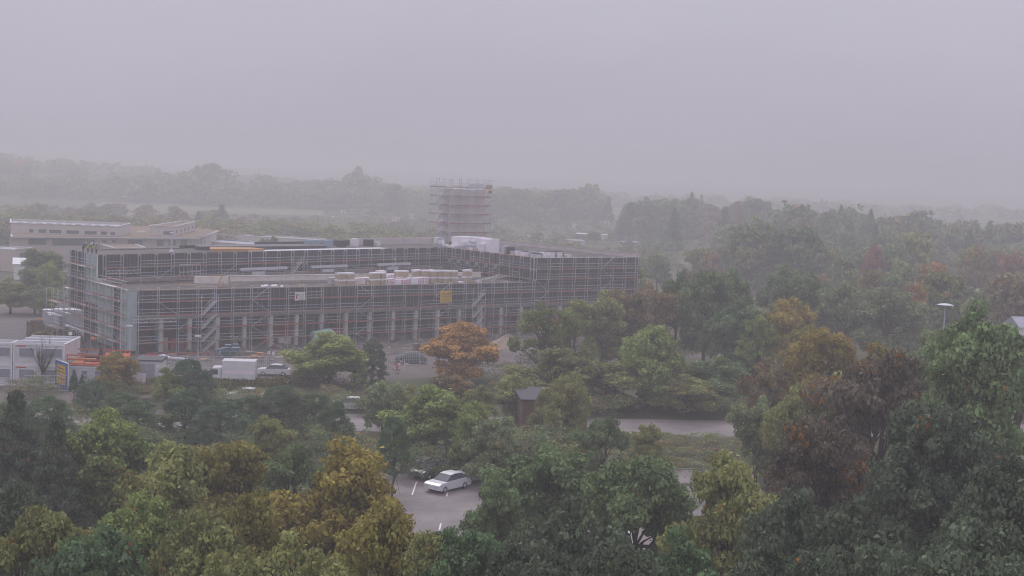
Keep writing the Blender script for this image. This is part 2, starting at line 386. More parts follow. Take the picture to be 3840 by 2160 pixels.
# interior walls of the ground floor with door openings
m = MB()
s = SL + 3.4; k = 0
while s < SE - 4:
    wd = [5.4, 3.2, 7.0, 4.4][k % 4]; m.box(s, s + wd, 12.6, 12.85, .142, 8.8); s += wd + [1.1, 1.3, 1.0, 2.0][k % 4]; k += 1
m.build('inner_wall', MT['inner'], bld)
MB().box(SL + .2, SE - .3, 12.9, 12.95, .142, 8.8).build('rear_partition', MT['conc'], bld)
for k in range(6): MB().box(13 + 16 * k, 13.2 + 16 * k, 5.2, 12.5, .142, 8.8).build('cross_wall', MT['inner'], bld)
# corner piece at the left of the front: dark pier beside the green corner board
MB().box(SL + 1.35, SL + 3.3, 1.02, 1.5, .142, 4.948).build('corner_pier', MT['membrane2'], bld)
# left wall
lw = MB().box(SL, SL + .3, 1.31, 19.0, .03, 9.24).build('side_wall', MT['membrane2'], bld)
MB().box(SL, SL + .3, 19.01, 25.75, 4.6, 9.24).build('side_wall', MT['membrane2'], bld)
MB().box(SL, SL + .3, TU + .01, 25.75, 9.25, ZT).build('side_wall', MT['membrane'], bld)
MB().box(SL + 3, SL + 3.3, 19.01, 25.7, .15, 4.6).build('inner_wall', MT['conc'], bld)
MB().box(SL - .05, SL + .35, 1.0, TU - .01, 9.242, 9.36).build('coping', MT['boardtop'], bld)
bs = shared('bats', lambda: MB().box(-.035, 0, -.03, .03, 0, 9.0).mesh('batten', MT['batten']))
for t_ in [2.9, 3.35, 3.8, 4.25, 15.2, 16, 16.8, 17.6, 18.4]: put('batten', bs, lw, (SL, t_, .1))
bs2 = shared('bats2', lambda: MB().box(-.035, 0, -.03, .03, 0, 8.8).mesh('batten', MT['batten']))
uw0 = [o for o in bld.children if o.name.startswith('side_wall')]
for i in range(9): put('batten', bs2, lw, (SL, 19.4 + .78 * i, 4.7))
# pale green insulation boards on the left wall, each board a piece
def board(t0, t1, z0, z1, proud=.12):
    MB().box(SL - proud, SL - .001, t0 + .008, t1 - .008, z0 + .006, z1 - .006).build('insulation_board', MT['board'], bld)
rr = random.Random(4)
tc0 = t_at(453, 1130, SL)[0]; tc1 = t_at(428, 1130, SL)[0]; tg = t_at(368, 1230, SL)[0]; tg2 = t_at(324, 1080, SL)[0]
zz = [.5, 2.4, 4.3, 6.2, 8.1, 9.2]
for k in range(5):
    board(1.02, tc0, zz[k], zz[k + 1], .13 + .02 * rr.random())
    hi = tg if zz[k] < 5 else tg2
    n = 3 if zz[k] < 5 else 4; st = (hi - tc1) / n
    for i in range(n): board(tc1 + st * i, tc1 + st * (i + 1), zz[k], zz[k + 1], .12 + .03 * rr.random())
zz = [9.2, 10.3, 11.4, 12.6, 13.6]
tgu = t_at(324, 985, SL)[0]
for k in range(4):
    st = (tgu - TU - .02) / 2
    for i in range(2): board(TU + .02 + st * i, TU + .02 + st * (i + 1), zz[k], zz[k + 1], .12 + .03 * rr.random())
# corner return of the boards on the front
MB().box(SL - .12, SL + 1.3, .86, .99, .5, 9.2).build('insulation_board', MT['board'], bld)
MB().box(SL - .16, SL + .02, TU - .14, TU, 9.37, ZT).build('board_edge', MT['boardtop'], bld)
# courtyard wall, wing wall, wing front (upper storey)
uwall = MB().box(0, LB, 0, .3, 9.25, ZT).build('courtyard_wall', MT['membrane'], bld, (*up(0), 0), DA)
bu = shared('batu', lambda: MB().box(-.026, .026, -.035, 0, 0, 4.0).mesh('batten', MT['batten']))
s = .8
while s < LB: put('batten', bu, uwall, (s, 0, 9.6)); s += .62
MB().box(0.01, LB, -.05, -.001, 9.25, 10.0).build('plinth_board', MT['conc_l'], bld, (*up(0), 0), DA)
wwall = MB().box(BX, BX + .3, 1.0, BY - .02, 9.25, ZT).build('wing_wall', MT['membrane2'], bld)
t_ = 1.6
bw = shared('batw', lambda: MB().box(-.035, 0, -.026, .026, 0, 4.2).mesh('batten', MT['batten']))
while t_ < BY - .2: put('batten', bw, wwall, (BX, t_, 9.35)); t_ += .62
fw_ = MB().box(BX + .301, SE, 1.0, 1.3, 9.37, ZT).build('wing_front_wall', MT['membrane2'], bld)
bf = shared('batf', lambda: MB().box(-.026, .026, -.035, 0, 0, 4.1).mesh('batten', MT['batten']))
s = BX + .7
while s < SE - .1: put('batten', bf, fw_, (s, 1.0, 9.42)); s += .62
MB().box(SE - .3, SE, 1.31, 44, .03, ZT).build('end_wall', MT['membrane'], bld)
MB().box(BX - .06, SE + .05, .95, 1.35, ZT + .002, ZT + .08).build('coping', MT['parapet'], bld)
MB().box(BX - .06, BX + .36, 1.36, BY, ZT + .002, ZT + .08).build('coping', MT['newwood'], bld)
# raised parapet along the far side of the wing, seen from inside
n = 8; st = 42.4 / n
for i in range(n):
    MB().box(SE - .5, SE - .31, 1.4 + st * i + .03, 1.4 + st * (i + 1) - .03, 13.43, ZT + .62).build('parapet_panel', MT['parapet'], bld)
MB().box(SE - .56, SE + .04, 1.4, 43.8, ZT + .621, ZT + .70).build('parapet_cap', MT['wood'], bld)
# back parapet of the long block: dark and light stretches
def backp(a0, a1, off, z1, mat, name='back_parapet'):
    MB().box(a0, a1, off, off + .3, 12.9, z1).build(name, MT[mat], bld, (*up(0), 0), DA)
backp(8.0, 24, 11.6, 13.55, 'bitumen'); backp(24.02, 40, 12.6, 13.9, 'membrane'); backp(40.02, 56, 12.4, 14.3, 'bitumen')
backp(56.02, 63, 12.4, 14.4, 'black'); backp(63.02, 86, 12.6, 14.7, 'parapet')
MB().prism([up(23, 3.2), up(33, 1.2), up(33, 4.5), up(26, 7.0)], 13.43, 13.95).build('roof_light_kerb', MT['newwood'], bld)
MB().prism([up(24, 7.4), up(37, 5.0), up(50, 4.5), up(52, 9), up(26, 11.6)], 13.43, 14.05).build('raised_roof_bay', MT['bitumen'], bld)
MB().box(30, 62, .8, 3.2, 13.43, 13.6).build('light_roof_strip', MT['ltgrey'], bld, (*up(0), 0), DA)
# atrium kerb on the lower roof: pale board face on a block strip
def kerb(s0, s1, t0, zb, zt_, mat, name, dep=.5):
    MB().box(s0, s1, t0, t0 + dep, zb, zt_).build(name, MT[mat], bld)
KT = 9.3
for i in range(10):
    kerb(18.5 + 4.9 * i + .02, 18.5 + 4.9 * (i + 1) - .02, KT, 9.62, 10.42, 'conc_l', 'kerb_panel')
kerb(18.3, 67.7, KT - .08, 10.421, 10.47, 'parapet', 'kerb_cap', .7)
m = MB()
for i in range(27):
    for j in range(1):
        MB().box(18.5 + 1.8 * i + .03, 18.5 + 1.8 * (i + 1) - .03, KT - .12 - .05 * (i % 2), KT - .001, 9.21, 9.6).build('insulation_slab', MT['conc'], bld)
MB().hexa([(13.5, 11.2, 9.21), (18.3, KT, 9.21), (18.3, KT + .4, 9.21), (13.5, 11.6, 9.21)], [(13.5, 11.2, 10.3), (18.3, KT, 10.45), (18.3, KT + .4, 10.45), (13.5, 11.6, 10.3)]).build('kerb_return', MT['conc_l'], bld)

# scaffolds round the shell
fb = [2.82 if i in (3, 4, 20, 21) else 3.07 for i in range(32)]
zzb = []
for i0, sg in ((6, 0), (12, 1), (17, 0), (24, 1), (29, 0)):
    for k in range(5): zzb.append((i0 + (k % 2 if False else 0), k, (k + sg) % 2 == 0))
scaffold('grey steel facade scaffold with red toe boards along the whole street front', BW(0, 0), AZ, fb, [1.6, 3.6, 5.6, 7.6], 0, 9.75, braces=zzb + [(1, 3, False), (2, 1, False), (2, 2, True)], redp=.55, seed=3)
tl = [3.07] * 8
scaffold('narrow scaffold climbing the left end wall with pale green boards', BW(SL - .25, 1.0), AZ + math.pi / 2, tl, [1.6, 3.6, 5.6, 7.6, 9.6, 11.6], 0, 13.9, braces=[(1, 1, True), (1, 4, False), (4, 2, False), (4, 0, False), (6, 5, True), (2, 0, False), (2, 2, False)], redp=.6, seed=5, only=lambda i, z: z < 9.3 or i >= 4)
bpy.context.view_layer.update()
ca = math.cos(DA); 
up0 = BW(*up(1.2, -1.0))
scaffold('scaffold on the long courtyard wall above the lower roof', BW(*up(.8, -1.0), 0), AZ + DA, [3.07] * 24, [9.8, 11.6], 9.22, 13.65, braces=[(3, 1, True), (3, 0, False), (7, 1, True), (12, 1, True), (16, 1, False), (16, 0, True), (20, 1, True)], redp=.5, seed=8)
scaffold('scaffold on the short wing wall facing the lower roof', BW(BX - 1.0, BY - 1.0, 0), AZ - math.pi / 2, [3.07] * 9, [9.8, 11.6], 9.22, 13.75, braces=[(1, 1, False), (5, 1, True)], redp=.5, seed=9)
scaffold('scaffold on the wing front above the right part of the street front', BW(BX - .6, .02, 0), AZ, [3.07, 2.82] + [3.07] * 6, [9.8, 11.6], 9.76, 13.9, braces=[(5, 1, True), (5, 0, False)], redp=.45, seed=10)
scaffold('free standing scaffold at the back of the left end wall', BW(SL - 2.4, 21.0), AZ + math.pi / 2, [2.57, 2.57], [1.6, 3.6, 5.6], 0, 7.6, dep=1.1, redp=.4, seed=12)
sx1 = s_at(745, 1250, 0)[0]; sx2 = s_at(1762, 1150, 0)[0]
stair('left scaffold stair in five flights on the street front', BW(sx1, -.05), AZ, [1.6, 3.6, 5.6, 7.6], 0)
stair('right scaffold stair on the street front near the yellow banner', BW(sx2, -.05), AZ, [1.6, 3.6, 5.6, 7.6], 0)
stair('scaffold stair on the courtyard wall behind the stacked blocks', BW(*up(36.5, -1.1), 0), AZ + DA, [11.6], 9.8, 2.4)
# lattice girders
def lattice(label, loc, rz, L_, h=.5):
    root = thing('lattice_girder', label, 'girder', loc, rz)
    MB().bar((0, 0, 0), (L_, 0, 0), .07).build('chord', MT['steel_l'], root); MB().bar((0, 0, h), (L_, 0, h), .07).build('chord', MT['steel_l'], root)
    n = int(L_ / .45)
    dm = MB().bar((0, 0, 0), (L_ / n, 0, h), .05).mesh('lacing', MT['steel'])
    dm2 = MB().bar((0, 0, h), (L_ / n, 0, 0), .05).mesh('lacing', MT['steel'])
    for i in range(n): put('lacing', dm if i % 2 == 0 else dm2, root, (L_ / n * i, 0, 0))
lattice('upper lattice girder bridging the scaffold at the top left', BW(*up(.6, -1.25), 10.75), AZ + DA, 6.3)
lattice('lower lattice girder over the open ground floor at the left corner', BW(-.9, -.15, 4.75), AZ, 6.6)
# frames of future glazing leaning on the courtyard wall
def gframe(label, a0, a1, z0, z1, n):
    root = thing('window_frame', label, 'window frame', BW(*up(a0, -.35), 0), AZ + DA)
    for i in range(n + 1):
        x = (a1 - a0) * i / n; MB().bar((x, 0, z0), (x, 0, z1), .1).build('post', MT['steel_l'], root)
    for z in (z0, (z0 + z1) / 2, z1) if n > 1 else (z0, z1): MB().bar((-.05, -.01, z), (a1 - a0 + .05, -.01, z), .09).build('rail', MT['steel_l'], root)
a1 = 8.6
gframe('single bright door frame standing against the courtyard wall', 3.6, 4.7, 9.3, 11.4, 1)
gframe('wide five bay bright frame standing against the courtyard wall', 14.6, 18.6, 9.35, 11.8, 5)

# ------------------------------------------------------------------ lift tower
TA = np.array([-14.1, 294.5, 0.0]); ta = AZ
tw = thing('concrete_tower', 'tall raw concrete stair tower wrapped in scaffolding behind the building', 'tower', TA, ta)
TWx, TWy, TH = 8.9, 5.2, 24.7
for k in range(12):
    z0 = 24.7 / 12 * k
    MB().box(0, TWx, 0, TWy, z0 + .012, z0 + 24.7 / 12 - .012).build('wall_lift', MT['tower'], tw)
MB().box(4, 5, -.02, .2, 13.4, 14.2).build('opening', MT['black'], tw)
MB().box(.02, TWx - .02, .02, TWy - .02, .1, 24.68).build('core', MT['conc'], tw)
lv_ = [25.0 - 2.0 * k for k in range(8)][::-1]
def tsc(label, off, rz, bays, seed, dep=.73):
    P = TA + dv * off[0] + lv * off[1]
    return scaffold(label, P, rz, bays, lv_, 9.2, 26.9, dep=dep, redp=.55, seed=seed, braces=[(1, k, k % 2 == 0) for k in range(8)], group='scaffolds round the concrete tower')
tsc('scaffold on the front of the concrete tower', (-1.0, -1.2), AZ, [2.57, 2.07, 2.57, 3.07], 21)
tsc('scaffold on the left side of the concrete tower', (-1.2, 7.0), AZ - math.pi / 2, [2.57, 2.57, 2.57], 22)
tsc('scaffold on the right side of the concrete tower', (TWx + 1.3, -1.0), AZ + math.pi / 2, [2.57, 2.57, 2.07], 23)
for k in range(7):
    pass
stair('stair tower of the scaffold at the left of the concrete tower', TA + dv * (-3.0) + lv * 1.6, AZ + .1, lv_[1:], lv_[0], 3.2)
pb_ = thing('loading_cage', 'orange loading bay gate at the top right of the tower scaffold', 'gate', TA + dv * (TWx - .6) + lv * (-1.3), AZ)
MB().box(0, 1.7, -.06, 0, 25.1, 25.8).build('gate_panel', MT['carton'], pb_); MB().box(.7, 1.6, -.08, 0, 23.9, 24.6).build('chute_panel', MT['fence_r'], pb_)
nt_ = MB().box(0, 4.2, -.02, .02, 25.0, 25.9).build('safety_net', MT['cont'], None, TA + dv * (TWx - 5.4) + lv * (-1.35), AZ)
tag(nt_, 'pale net hung on the top rails of the tower scaffold', 'net')
# ------------------------------------------------------------------ school complex behind on the left
def facade_pt(P0, P1, x, y):
    """intersection of the line of sight with the upright plane through P0,P1 -> (distance along, height)"""
    d = (P1 - P0); d[2] = 0; d = d / np.linalg.norm(d); n = np.array([-d[1], d[0], 0]); v = ray(x, y)
    k = ((P0 - EYE) @ n) / (v @ n); P = EYE + v * k; return (P - P0) @ d, P[2]
def wall_with_windows(parent, P0, P1, z0, z1, mat, wins, th=.35, frame='eave'):
    """upright wall from P0 to P1 (world), windows as (u0,u1,za,zb), set back in real openings"""
    d = P1 - P0; L_ = math.hypot(d[0], d[1]); rz = math.atan2(d[1], d[0])
    m = MB(); u = 0
    for (a, b, za, zb) in sorted(wins):
        a = max(a, u + .05); b = min(b, L_ - .05)
        if b - a < .2: continue
        m.box(u, a, 0, th, z0, z1); m.box(a, b, 0, th, z0, za); m.box(a, b, 0, th, zb, z1); u = b
    m.box(u, L_, 0, th, z0, z1)
    wl = m.build('wall', MT[mat], parent, (P0[0], P0[1], 0), rz)
    u = 0
    for (a, b, za, zb) in sorted(wins):
        a = max(a, u + .05); b = min(b, L_ - .05)
        if b - a < .2: continue
        f = MB().box(a, b, .12, .2, za, za + .1).box(a, b, .12, .2, zb - .1, zb).box(a, a + .1, .12, .2, za, zb).box(b - .1, b, .12, .2, za, zb).build('window', MT[frame], wl)
        n = max(1, round((b - a) / 2.4)); st = (b - a - .2) / n
        for i in range(n): MB().box(a + .1 + st * i + .03, a + .1 + st * (i + 1) - .03, .15, .17, za + .11, zb - .11).build('pane', MT['glass'], f)
        u = b
    return wl
sch = thing('school_building', 'low beige school with brown planted flat roofs behind the shell on the left', 'building')
ZE = 8.0
A0 = site(40, 884, ZE); A1 = site(744, 890, ZE); A2 = site(823, 863, ZE); A3 = site(620, 846, ZE); A4 = site(40, 862, ZE)
MB().prism([A0, A1, A2, A3, A4], ZE - .45, ZE - .12).build('eave_slab', MT['eave'], sch)
MB().prism([A0 + (.4, .4, 0), A1 + (0, .6, 0), A2 + (-.6, 0, 0), A3 + (0, -.5, 0), A4 + (.4, -.5, 0)], ZE - .119, ZE).build('planted_roof', MT['sedum'], sch)
n_ = np.array([-(A1 - A0)[1], (A1 - A0)[0], 0]); n_ /= np.linalg.norm(n_)
W0 = A0 + n_ * 1.3; W1 = A1 + n_ * 1.3 - (A1 - A0) * .03
W0[2] = W1[2] = 0
ws = []
for (x0, x1, ya, yb) in [(106, 176, 920, 893), (194, 359, 923, 895), (382, 402, 911, 900), (419, 439, 911, 900), (479, 537, 925, 897), (587, 616, 925, 899), (631, 662, 923, 897), (677, 704, 923, 896)]:
    ws.append((facade_pt(W0, W1, x0, yb)[0], facade_pt(W0, W1, x1, yb)[0], facade_pt(W0, W1, x0, ya)[1], facade_pt(W0, W1, x0, yb)[1]))
wall_with_windows(sch, W0, W1, 0, ZE - .46, 'render', ws)
W2 = A2 - (A2 - A1) * .1 + n_ * .8; W2[2] = 0
wall_with_windows(sch, W1 + (.4, 0, 0), W2, 0, ZE - .46, 'render_l', [(2, 3.2, 5, 7), (5, 6.2, 5, 7), (9, 10.5, 5, 7), (13, 15, 5, 7), (18, 20, 5, 7)])
def upper(P0, P1, P2, P3, z0, z1, roofmat, w01, w12, wallmat='render_l'):
    for a, b, ww in ((P0, P1, w01), (P1, P2, w12), (P2, P3, []), (P3, P0, [])):
        wall_with_windows(sch, np.array([a[0], a[1], 0.]), np.array([b[0], b[1], 0.]), z0, z1, wallmat, ww, .3)
    c = (P0 + P1 + P2 + P3) / 4
    q = [P + (c - P) * .03 for P in (P0, P1, P2, P3)]
    MB().prism(q, z1 - .6, z1 - .45).build('planted_roof' if roofmat == 'sedum' else 'roof_sheet', MT[roofmat], sch)
    pts = [P0, P1, P2, P3]
    for i in range(4):
        a = pts[i]; b = pts[(i + 1) % 4]; MB().bar((a[0], a[1], z1 + .06), (b[0], b[1], z1 + .06), .42, .11).build('roof_edge', MT['eave'], sch)
ZU = 10.6
P0 = site(40, 836, ZU); P1 = site(437, 850, ZU); P2 = site(491, 838, ZU); P3 = site(40, 822, ZU)
ws = []
for (x0, x1) in [(108, 126), (142, 175), (182, 231), (248, 298), (315, 364), (376, 402), (413, 440)]:
    a = facade_pt(P0 * (1, 1, 0), P1 * (1, 1, 0), x0, 866)[0]; b = facade_pt(P0 * (1, 1, 0), P1 * (1, 1, 0), x1, 866)[0]; ws.append((a, b, 8.15, 9.25))
upper(P0, P1, P2, P3, ZE, ZU, 'metalroof', ws, [])
for i in range(10):
    P = P0 + (P3 - P0) * .55 + (P1 - P0) * (.09 + .095 * i); MB().box(-.7, .7, -.5, .5, ZU - .449, ZU - .15).build('roof_vent', MT['steel'], sch, (P[0], P[1], 0), .1)
P0 = site(559, 847, ZU); P1 = site(655, 850, ZU); P2 = site(731, 832, ZU); P3 = site(680, 829, ZU)
ww = [(facade_pt(P0 * (1, 1, 0), P1 * (1, 1, 0), 612, 866)[0], facade_pt(P0 * (1, 1, 0), P1 * (1, 1, 0), 652, 866)[0], 8.2, 9.4)]
Ls = math.hypot(*(P2 - P1)[:2])
upper(P0, P1, P2, P3, ZE, ZU, 'sedum', ww, [(Ls * q, Ls * (q + .08), 8.4, 9.6) for q in (.06, .27, .46, .64, .84)])
for x, y in ((530, 871), (590, 873)):
    P = site(x, y, ZE); MB().box(-1.1, 1.1, -.6, .6, ZE, ZE + .25).build('roof_hatch', MT['ltgrey'], sch, (P[0], P[1], 0), .1)
# lower wedge annex and the long wings to the right
for (pts, z, lab) in [([(365, 912), (430, 932), (545, 930), (480, 905), (395, 902)], 6.0, 'a')]:
    q = [site(x, y, z) for x, y in pts]; MB().prism(q, 0, z - .02).build('annex_wall', MT['render'], sch); c = sum(q) / len(q)
    MB().prism([p + (c - p) * .12 for p in q], z - .02, z + .05).build('planted_roof', MT['sedum'], sch)
    for i in range(len(q)):
        a = q[i]; b = q[(i + 1) % len(q)]; MB().bar((a[0], a[1], z + .08), (b[0], b[1], z + .08), .4, .2).build('roof_edge', MT['eave'], sch)
wing = thing('school_wing', 'long low beige wing with a ribbon of dark windows to the right of the school', 'building')
def low_block(root, xa, ya, xb, yb, z, depth, zwin, wins, mat='render_l', roof='metalroof'):
    a = site(xa, ya, z); b = site(xb, yb, z); d = (b - a); L_ = math.hypot(d[0], d[1]); n = np.array([-d[1], d[0], 0]) / L_
    wall_with_windows(root, a * (1, 1, 0), b * (1, 1, 0), 0, z, mat, [(q0 * L_, q1 * L_, zwin[0], zwin[1]) for q0, q1 in wins], .3)
    c = a + n * depth; e = b + n * depth
    MB().prism([a + n * .31, b + n * .31, e, c], 0, z - .3).build('block_body', MT[mat], root)
    MB().prism([a + n * .35, b + n * .35, e, c], z - .299, z - .15).build('roof_sheet', MT[roof], root)
    for p, q in ((a, b), (c, e), (b, e)): MB().bar((p[0], p[1], z + .06), (q[0], q[1], z + .06), .4, .12).build('roof_edge', MT['eave'], root)
low_block(wing, 815, 879, 1176, 899, 6.5, 9, (3.6, 5.0), [(.04, .2), (.22, .34), (.36, .52), (.54, .7), (.72, .82)])
wing2 = thing('school_wing', 'low beige hall with a white roof edge just behind the shell near the chimney', 'building')
low_block(wing2, 728, 903, 985, 921, 5.0, 14, (1.5, 3.0), [(.1, .3), (.5, .7)])
low_block(wing2, 60, 934, 130, 930, 5.6, 8, (1.0, 4.6), [(.2, .8)], 'render')
P = BW(*s_at(785, 935, 20)[:1], 20); ch = thing('flue_pipe', 'tall steel flue pipe with bright cap rising from the left roof', 'chimney', (P[0], P[1], 0))
P = BW(*up(17.5, 6)); ch.location = (P[0], P[1], 13.43)
MB().tube([(0, 0, 0), (0, 0, 3.0)], [.16, .16], 8).build('pipe', MT['steel'], ch); MB().tube([(0, 0, 3.0), (0, 0, 3.12)], [.34, .3], 8).build('cap', MT['white'], ch)
MB().tube([(0, 0, 0.0), (0, 0, .2)], [.42, .3], 8).build('collar', MT['white'], ch)

# ------------------------------------------------------------------ small buildings at the left
def hut(name, label, P, rz, w, d, h, wallm, roofm, gable=.0, door=None, win=None, cat='hut', group=None, ov=.25, win_m='glass'):
    t = thing(name, label, cat, (P[0], P[1], 0), rz, group)
    wl = MB().box(-w / 2, w / 2, 0, d, .02, h).build('wall', MT[wallm], t)
    m = MB()
    if gable:
        m.v = [(-w / 2 - ov, -ov, h), (w / 2 + ov, -ov, h), (w / 2 + ov, d + ov, h), (-w / 2 - ov, d + ov, h), (-w / 2 - ov, d / 2, h + gable), (w / 2 + ov, d / 2, h + gable)]
        m.f = [(0, 1, 5, 4), (2, 3, 4, 5), (0, 4, 3), (1, 2, 5), (0, 3, 2, 1)]
    else: m.hexa([(-w / 2 - ov, -ov, h + .001), (w / 2 + ov, -ov, h + .001), (w / 2 + ov, d + ov, h + .001), (-w / 2 - ov, d + ov, h + .001)], [(-w / 2 - ov, -ov, h + .15), (w / 2 + ov, -ov, h + .15), (w / 2 + ov, d + ov, h + .38), (-w / 2 - ov, d + ov, h + .38)])
    m.build('roof', MT[roofm], t)
    if door is not None: MB().box(door - .45, door + .45, -.05, -.001, .03, 2.05).build('door', MT['cont_d'], t)
    if win is not None:
        f = MB().box(win - .75, win + .75, -.06, -.001, h * .4, h * .8).build('window', MT['white'], t); MB().box(win - .62, win + .62, -.09, -.061, h * .45, h * .75).build('pane', MT[win_m], f)
    return t
P = site(125, 1050); hut('white_house', 'small white house with a blue grey metal roof left of the shell', P, .35, 8.5, 5, 3.6, 'white', 'metalroof', 1.3, win=2.0, cat='house')
P = site(208, 1058); hut('shed', 'low dark shed with red fittings beside the small white house', P, .3, 4.2, 3, 2.0, 'brown', 'black', 0, cat='shed')
P = site(557, 1428); hk = hut('transformer_kiosk', 'grey kiosk with double doors and a dark slate roof behind the bushes', (P[0], P[1]), .02, 3.2, 2.6, 2.55, 'cont', 'purple', 0, cat='kiosk', ov=.12)
for a, b in ((-1.25, -.25), (-.2, .75)): MB().box(a, b, -.05, -.001, .1, 2.2).build('door', MT['cont_d'], hk)
MB().box(1.0, 1.35, -.03, -.001, 1.7, 2.1).build('notice', MT['white'], hk)
P = site(645, 1285, 5.0)
# office containers
def container(label, P, rz, L_, W_, z, h=2.6, roof=False, wins=((.12, .47), (.56, .97)), sign=True):
    t = thing('office_container', label, 'container', (P[0], P[1], z), rz, 'stacked site containers')
    MB().box(0, L_, 0, W_, .06, h - .06).build('body', MT['cont'], t)
    for a, b, c, d_ in ((0, L_, -.05, 0), (0, L_, W_, W_ + .05)):
        MB().box(a - .05, b + .05, c, d_, 0, .16).build('base_rail', MT['white'], t); MB().box(a - .05, b + .05, c, d_, h - .18, h).build('top_rail', MT['white'], t)
    for x in (-.05, L_ - .12): MB().box(x, x + .17, -.07, -.051, 0, h).build('corner_post', MT['white'], t)
    for a, b in wins:
        f = MB().box(a * L_, b * L_, -.05, -.001, .95, 2.15).build('window', MT['white'], t); MB().box(a * L_ + .08, b * L_ - .08, -.08, -.051, 1.03, 2.07).build('roller_blind', MT['blind'], f)
    pm_ = shared('cpan', lambda: MB().box(0, .02, -.03, -.001, .17, 2.42).mesh('panel_rib', MT['cont_d']))
    for i in range(1, int(L_ / .6)):
        if not any(a * L_ - .05 < i * .6 < b * L_ + .05 for a, b in wins): put('panel_rib', pm_, t, (i * .6, 0, 0))
    if sign: MB().box(.35, 1.5, -.062, -.051, h - .35, h - .2).build('red_sign', MT['redp'], t)
    if roof:
        MB().box(0, L_, 0, W_, h - .059, h).build('roof', MT['cont'], t)
        rb = shared('rib%.1f' % L_, lambda: MB().box(.03, L_ - .03, 0, .07, h + .001, h + .05).mesh('roof_rib', MT['cont_d']))
        for i in range(int(W_ / .2)): put('roof_rib', rb, t, (0, .05 + i * .2, 0))
        for y in (-.05, W_ - .06): MB().box(-.05, L_ + .05, y, y + .11, h + .001, h + .1).build('roof_rail', MT['white'], t)
        MB().box(L_ - .1, L_ + .06, .061, W_ - .061, h + .001, h + .1).build('roof_rail', MT['white'], t)
    return t
CR = site(240, 1452); cz = math.radians(4); cx, cy = math.cos(cz), math.sin(cz)
def cpos(a, b): return (CR[0] + cx * a - cy * b, CR[1] + cy * a + cx * b)
for j, bb in enumerate((0, 2.55, 5.1)):
    for z in (0, 2.62):
        w1 = ['front', 'middle', 'back'][j]; lab = ('upper' if z else 'lower') + ' white office container in the ' + w1 + ' row at the left edge'
        container(lab, cpos(-6.06, bb), cz, 6.06, 2.44, z, roof=z > 0, wins=((.1, .42), (.56, .97)) if j == 0 else ())
container('lower white office container reaching out of the left edge', cpos(-12.3, 0), cz, 6.06, 2.44, 0, roof=False)
container('upper white office container reaching out of the left edge', cpos(-12.3, 0), cz, 6.06, 2.44, 2.62, roof=True)
for i, (a, lab) in enumerate(((.25, 'white ground container carrying the orange railed deck'),)):
    container(lab, cpos(a, .4), cz, 6.0, 2.44, 0, wins=((.28, .42), (.55, .9)), sign=False)
dk = thing('railed_deck', 'orange red railed terrace of boards on top of the white ground containers', 'terrace', (*cpos(.2, .35), 2.68), cz)
for i in range(12): MB().box(.02 + i * .56, .54 + i * .56, 0, 5.2, 0, .06).build('floor_plank', MT['fence_r' if i % 3 else 'newwood'], dk)
for x in range(4): MB().box(x * 2.0 + .02, x * 2.0 + .14, -.05, .0, -.1, 1.35).build('rail_post', MT['newwood'], dk)
for k, z in enumerate((.15, .65, 1.2)):
    MB().box(0, 6.7, -.1, -.051, z, z + .16).build('rail_board', MT['fence_r'], dk); MB().box(0, 6.7, 5.2, 5.25, z, z + .16).build('rail_board', MT['fence_r'], dk)
MB().box(0, 3.4, .3, .7, .75, .85).build('timber_stack', MT['newwood'], dk)
MB().hexa([(3.6, 3.2, .061), (6.6, 3.2, .061), (6.6, 5.1, .061), (3.6, 5.1, .061)], [(3.6, 3.2, .3), (6.6, 3.2, .3), (6.6, 5.1, 1.0), (3.6, 5.1, 1.0)]).build('formwork_table', MT['fence_r'], dk)
gen = thing('generator', 'dark generator set standing on the orange railed terrace', 'generator', (*cpos(1.5, 3.4), 2.745), cz)
MB().box(0, 1.6, 0, .9, 0, .9).build('housing', MT['black'], gen); MB().tube([(2.0, .4, 0), (2.0, .4, 1.7)], [.32, .22], 8).build('exhaust_stack', MT['purple'], gen)
# billboard, banner
P = site(198, 1447); Q = site(255, 1470); d = Q - P; rz = math.atan2(d[1], d[0])
bb_ = thing('billboard', 'blue site billboard with a yellow panel at the left corner', 'billboard', (P[0], P[1], 0), rz)
Wb = math.hypot(d[0], d[1])
MB().box(0, Wb, -.05, .05, .3, 3.4).build('board', MT['blue'], bb_); MB().box(-.04, Wb + .04, -.07, .07, 3.401, 3.47).build('frame', MT['white'], bb_); MB().box(Wb + .001, Wb + .06, -.06, .06, .3, 3.4).build('frame', MT['white'], bb_)
MB().box(Wb * .28, Wb * .85, -.07, -.051, .6, 3.0).build('yellow_sheet', MT['yellow'], bb_)
for x in (.3, Wb - .3): MB().box(x - .06, x + .06, .051, .15, 0.01, 3.3).build('post', MT['steel'], bb_)
def text(name, body, size, mat, parent, loc, rot, shear=0, extr=.005):
    c = bpy.data.curves.new(name, 'FONT'); c.body = body; c.size = size; c.extrude = extr; c.shear = shear; c.resolution_u = 1; c.space_character = 1.02
    o = bpy.data.objects.new('tmp', c); me = bpy.data.meshes.new_from_object(o); bpy.data.objects.remove(o); bpy.data.curves.remove(c)
    me.name = name; me.materials.clear(); me.materials.append(mat)
    o = put(name, me, parent, loc); o.rotation_euler = rot; return o
R9 = math.pi / 2
for i, (a, b) in enumerate(((.36, .76), (.33, .8), (.4, .7), (.35, .78))): MB().box(Wb * a, Wb * b, -.078, -.071, 2.5 - .42 * i, 2.62 - .42 * i).build('print_line', MT['brown'], bb_)
P = site(430, 1462); Q = site(546, 1462); d = Q - P; rz = math.atan2(d[1], d[0])
